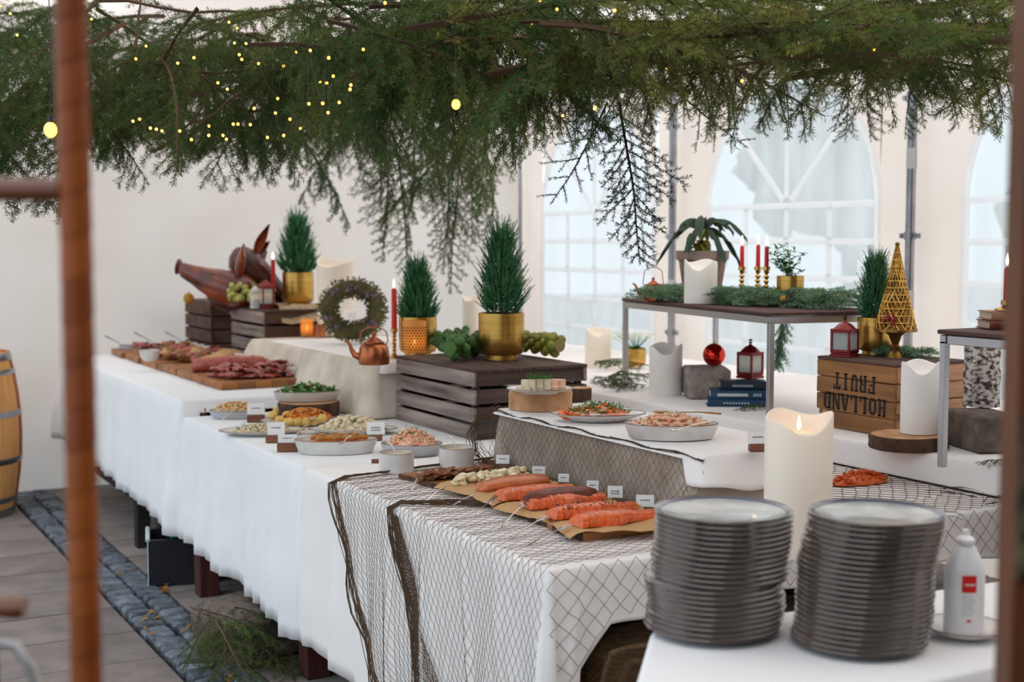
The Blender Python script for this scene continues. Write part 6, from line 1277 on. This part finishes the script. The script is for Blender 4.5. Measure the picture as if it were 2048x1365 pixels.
t = thing('squeeze_bottle', 'white squeeze bottle with a red square on its label, on the cream plate', 'bottle', p, V)
MB().lathe([(.0001, 0), (rb * .93, 0), (rb, h * .02), (rb, h * .60), (rb * .96, h * .66), (rb * .5, h * .84), (rb * .42, h * .86), (.0001, h * .86)], seg=40, sy=.72).build('bottle_body', MT['bottle'], t)
MB().lathe([(rb * .42, h * .86), (rb * .44, h * .87), (rb * .44, h * .91), (rb * .34, h * .93), (rb * .2, h * .95), (rb * .16, h), (.0001, h)], seg=28).build('cap', MT['bottle'], t)
def lab_patch(x0, x1, z0, z1, off): return MB().grid(lambda u, v: ((x0 + (x1 - x0) * u), -math.sqrt(max(0, 1 - ((x0 + (x1 - x0) * u) / rb) ** 2)) * rb * .72 - off, z0 + (z1 - z0) * v), 12, 2)
lab_patch(-rb * .48, rb * .48, h * .12, h * .60, .0006).build('label', MT['card'], t); lab_patch(-rb * .36, rb * .36, h * .42, h * .585, .0011).build('red_square', MT['label_red'], t)
w_m = MB(); 
for k in range(6): x = -rb * .22 + k * rb * .085; m2 = lab_patch(x, x + rb * .055, h * .487, h * .505 + .001 * (k % 2), .0016); w_m.add(m2.v, m2.f)
w_m.build('red_square_print', MT['card'], t); w_m = MB()
for k in range(7): m2 = lab_patch(-rb * .34, rb * (.2 + .14 * (k % 3) / 2), h * (.38 - .03 * k), h * (.388 - .03 * k), .0011); w_m.add(m2.v, m2.f)
w_m.build('label_print', MT['label_grey'], t); lab_patch(-rb * .1, rb * .12, h * .135, h * .16, .0013).build('small_red_mark', MT['label_red'], t)
# ================================================================== UNDER THE TABLES
p = W(345, 1168, 0); t = thing('storage_tub', 'black plastic tub with pale rim and green handle under the table', 'tub', p + Vector((.06, .06, .001)), R(-14), sc=.86)
b_ = MB(); h = .26
b_.slab(lambda u, v: ((u - .5) * .34, (v - .5) * .30, .006), 2, 2, .006); 
for (x, y, sx, sy) in ((-.17, 0, .012, .31), (.17, 0, .012, .31), (0, -.15, .34, .012), (0, .15, .34, .012)): b_.box((x, y, h / 2), (sx, sy, h), bev=.004, taper=1.0)
b_.build('tub_body', MT['tub_black'], t); rm = MB(); rm.box((-.176, 0, h * .5), (.006, .32, h * 1.04), bev=.002); rm.box((-.176, 0, h), (.022, .32, .02), bev=.004); rm.build('rim', MT['tub_white'], t); MB().box((-.05, 0, h + .004), (.02, .30, .012), bev=.003).build('handle', MT['tub_green'], t)
p = W(455, 1315, 0) + Vector((.10, .0, .001)); t = tag(MB().box((0, 0, .10), (.34, .36, .20), bev=.03, jit=.012).build('stone_block', MT['concrete'], loc=p, rz=R(12)), 'weathered brown stone block under the table beneath the spruce', 'stone')
for k, (x, y, z, lab) in enumerate(((2.35, 4.95, .30, 'black storage crate in the dark under the middle of the buffet'), (2.4, 4.25, .36, 'black storage crate under the buffet behind the front table leg'), (2.5, 3.7, .5, 'tall black storage crate under the netted table'))):
    t = thing('storage_crate', lab, 'crate', (x, y, .001), R(4 - 5 * k)); MB().box((0, 0, z / 2), (.5, .56, z), bev=.02).build('crate_body', MT['tub_black'], t); MB().box((0, 0, z), (.53, .59, .03), bev=.006).build('rim', MT['tub_black'], t)
    for yy in (-.15, 0, .15): MB().box((-.252, yy, z / 2), (.012, .02, z * .9), bev=.003).build('rib', MT['tub_black'], t)
for k, (x, y, z, a, s_) in enumerate(((380, 1215, .22, -.3, .7), (430, 1240, .23, -1.0, .75), (500, 1235, .22, 2.4, .7), (470, 1215, .25, 1.2, .7), (540, 1240, .2, 3.0, .6), (420, 1225, .26, .3, .6), (420, 1240, .2, -1.8, .5), (450, 1250, .18, -1.4, .6), (480, 1260, .15, -.6, .65))):
    KF.place('spruce_branch', 'spruce branch drooping over the stone block under the table', 'branch', W(x, y, z), (U(-.3, .3), R(28), V + a), s_, 'spruce on the stone block')
for k, (x, y, a, s_) in enumerate(((500, 1350, .2, .62), (590, 1335, 2.7, .6), (560, 1365, 1.2, .55), (640, 1350, 1.9, .6), (280, 1090, .1, .8), (340, 1070, 1.0, .7), (300, 1075, -.6, .7))):
    KF.place('spruce_branch', 'spruce branch on the paving beside the front table leg' if k < 4 else 'spruce branch on the ground behind the black tub', 'branch', W(x, y, 0) + Vector((.02, 0, .03)), (U(-.2, .2), R(-6), V + a), s_, 'spruce on the paving' if k < 4 else 'spruce behind the tub')
lm = [MB().leaf((0, 0, 0), (1, 0, .1), (0, 0, 1), .05, .035, .3, 4).mesh('leaf', MT['dry_leaf']) for _ in range(2)]; random.seed(14)
for i in range(40):
    q = random.choice([(120, 1018), (330, 1180), (400, 1290), (430, 1330), (270, 1150), (310, 1230), (445, 1352), (380, 1260), (300, 1260), (230, 1145)]); p = W(q[0] + U(-14, 14), q[1] + U(-10, 10), .02); o = put(random.choice(lm), 'fallen_leaf', p, None, U(0, 6), (U(.4, .9),) * 3); tag(o, 'dry orange or yellow leaf on the cobble strip', 'leaf', 'fallen leaves on the cobbles')
t = thing('straw_bale', 'dark brown straw bale under the short hem of the netted cloth', 'bale', (2.24, 3.0, .001)); MB().box((0, 0, .30), (.9, .36, .60), bev=.05, jit=.015).build('bale_body', MT['straw'], t); sm_ = MB(); random.seed(18)
for i in range(700):
    f_ = rnd(); c_ = Vector((U(-.44, .44), -.18 - .004, U(.03, .54))) if f_ < .7 else Vector((-.455, U(-.17, .17), U(.03, .54))); d = Vector((U(-1, 1), U(-.35, .0) if f_ < .7 else U(-1, 1), U(-1, 1))).normalized(); sm_.tube([c_ - d * .03, c_ + d * .04], .0013, 3)
sm_.build('loose_straw', MT['straw'], t, kind='stuff')
for k, z in enumerate((.2, .4)): MB().tube([(-.46, -.19, z), (.46, -.19, z)], .004, 5).build('twine', MT['jute'], t)
for k, (x, y, x1, y1, lab) in enumerate(((1255, 1300, 1200, 1362, 'thick curved brown root left of the plate table'), (1290, 1325, 1235, 1365, 'thin brown root right at the corner of the plate table'))):
    a_ = W(x, y, d=2.95); b2 = W(x1, y1, d=2.95); t = thing('root', lab, 'root', a_); m_ = b2 - a_; MB().tube([(.06, 0, .0), (0, 0, 0), m_ * .4 + Vector((-.01, 0, .02)), m_ * .8, m_ * 1.2 + Vector((0, 0, -.1)), (m_.x, m_.y, -a_.z + .0)], [.008, .009, .009, .008, .008, .01], 7).build('stem', MT['straw'], t)
# ================================================================== FOREGROUND POSTS, BARREL
dP = 1.42
a_ = W(157, 682, d=dP); t = thing('wrapped_post', 'blurred orange brown wrapped post in the left foreground', 'post', (a_.x, a_.y, 0)); rp_ = MP(31, a_)
MB().tube([(0, 0, 0), (0, 0, 2.3)], rp_ * .96, 28).build('post_core', MT['post'], t)
for k in range(34): z = .75 + k * .045; MB().lathe([(rp_ * .97, 0), (rp_ * 1.04, .0015), (rp_ * 1.03, .006), (rp_ * 1.0, .040), (rp_ * .97, .0435)], (0, 0, z), 28, fn=lambda x, y, zz, a, kk: (x, y, zz + x * .3)).build('wrap_band', MT['post'], t)
b2 = W(40, 380, d=dP); q0 = W(-160, 380, d=dP); q1 = W(122, 380, d=dP); t = thing('cross_rail', 'blurred brown horizontal rail joined to the wrapped post at the left edge', 'rail', q0); MB().tube([(0, 0, 0), tuple(q1 - q0)], MP(24, b2), 20).build('rail_body', MT['post_tape'], t)
b2 = W(0, 0, d=dP)
a_ = W(2054, 682, d=1.5); t = thing('brown_post', 'blurred flat brown post along the right edge of the frame', 'post', (a_.x, a_.y, 0), V); wd = MP(66, a_)
MB().box((0, 0, 1.15), (wd, .05, 2.3), bev=.004).build('post_body', MT['post_brown'], t); MB().box((.0, -.0262, W(2030, 990, d=1.5).z), (wd * .9, .002, MP(330, a_)), bev=.001).build('worn_plate', MT['post_patch'], t)
for yy in (985, 1062, 1143): MB().lathe([(.0001, 0), (MP(11, a_), 0), (MP(11, a_), .002), (.0001, .002)], seg=16, fn=lambda x, y, z, a, k: (x, -z, y)).build('bolt_hole', MT['dark_metal'], t, loc=(-.004, -.0275, W(2028, yy, d=1.5).z))
p = W(-76, 1030, 0); t = thing('wooden_barrel', 'oak barrel with grey steel hoops standing before the white tent wall at the left edge', 'barrel', p + Vector((0, 0, .001))); rb = MP(118, p); hb = .95
def br(z): q = z / hb * 2 - 1; return rb * (1 - .17 * q * q)
for k in range(26):
    a0, a1 = 2 * PI * k / 26, 2 * PI * (k + 1) / 26 - .006; v = []
    for i in range(9):
        z = hb * i / 8
        for rr in (br(z), br(z) - .025):
            for a in (a0, (a0 + a1) / 2, a1): v.append((rr * math.cos(a), rr * math.sin(a), z))
    f = []
    for i in range(8): b = i * 6; f += [(b, b+1, b+7, b+6), (b+1, b+2, b+8, b+7), (b+3, b+9, b+10, b+4), (b+4, b+10, b+11, b+5), (b, b+6, b+9, b+3), (b+2, b+5, b+11, b+8)]
    f += [(0, 3, 4, 1), (1, 4, 5, 2), (48, 49, 52, 51), (49, 50, 53, 52)]
    MB().add(v, f).build('stave', MT['barrel_light' if k % 4 else 'barrel_red'], t)
for z, w_ in ((.02, .055), (.10, .03), (.33, .035), (.60, .035), (.84, .03), (.93, .05)):
    MB().lathe([(br(z - w_ / 2 if z > .05 else 0) + .002, -w_ / 2 if z > .05 else -.019), (br(z) + .004, 0), (br(z + w_ / 2 if z < .9 else hb) + .002, w_ / 2 if z < .9 else .019)], (0, 0, z), 40).build('hoop', MT['metal'], t)
MB().lathe([(.0001, hb * .96), (br(hb) - .02, hb * .96)], seg=32).build('barrel_head', MT['barrel_light'], t)
c_ = W(30, 1215, d=1.7); t = thing('tap_handle', 'blurred brown knob on a pale curved metal arm at the lower left corner', 'handle', c_, V); kr = MP(26, c_)
MB().tube([(-.06, 0, 0), (-.03, 0, 0), (0, 0, 0), (kr * .8, 0, 0)], [kr * .5, kr * .7, kr * .95, kr * .8], 16).build('knob', MT['post_tape'], t)
MB().tube([(-.06, 0, .06), (-.035, 0, .0), (-.03, 0, -.045), (0, 0, -.05), (.018, 0, -.08), (.03, 0, -.13)], kr * .42, 12).build('metal_arm', MT['brushed'], t)
MB().tube([(-.03, 0, -.045), (-.03, 0, -.6), (-.03, 0, -c_.z)], kr * .4, 10).build('stand_pipe', MT['dark_metal'], t)
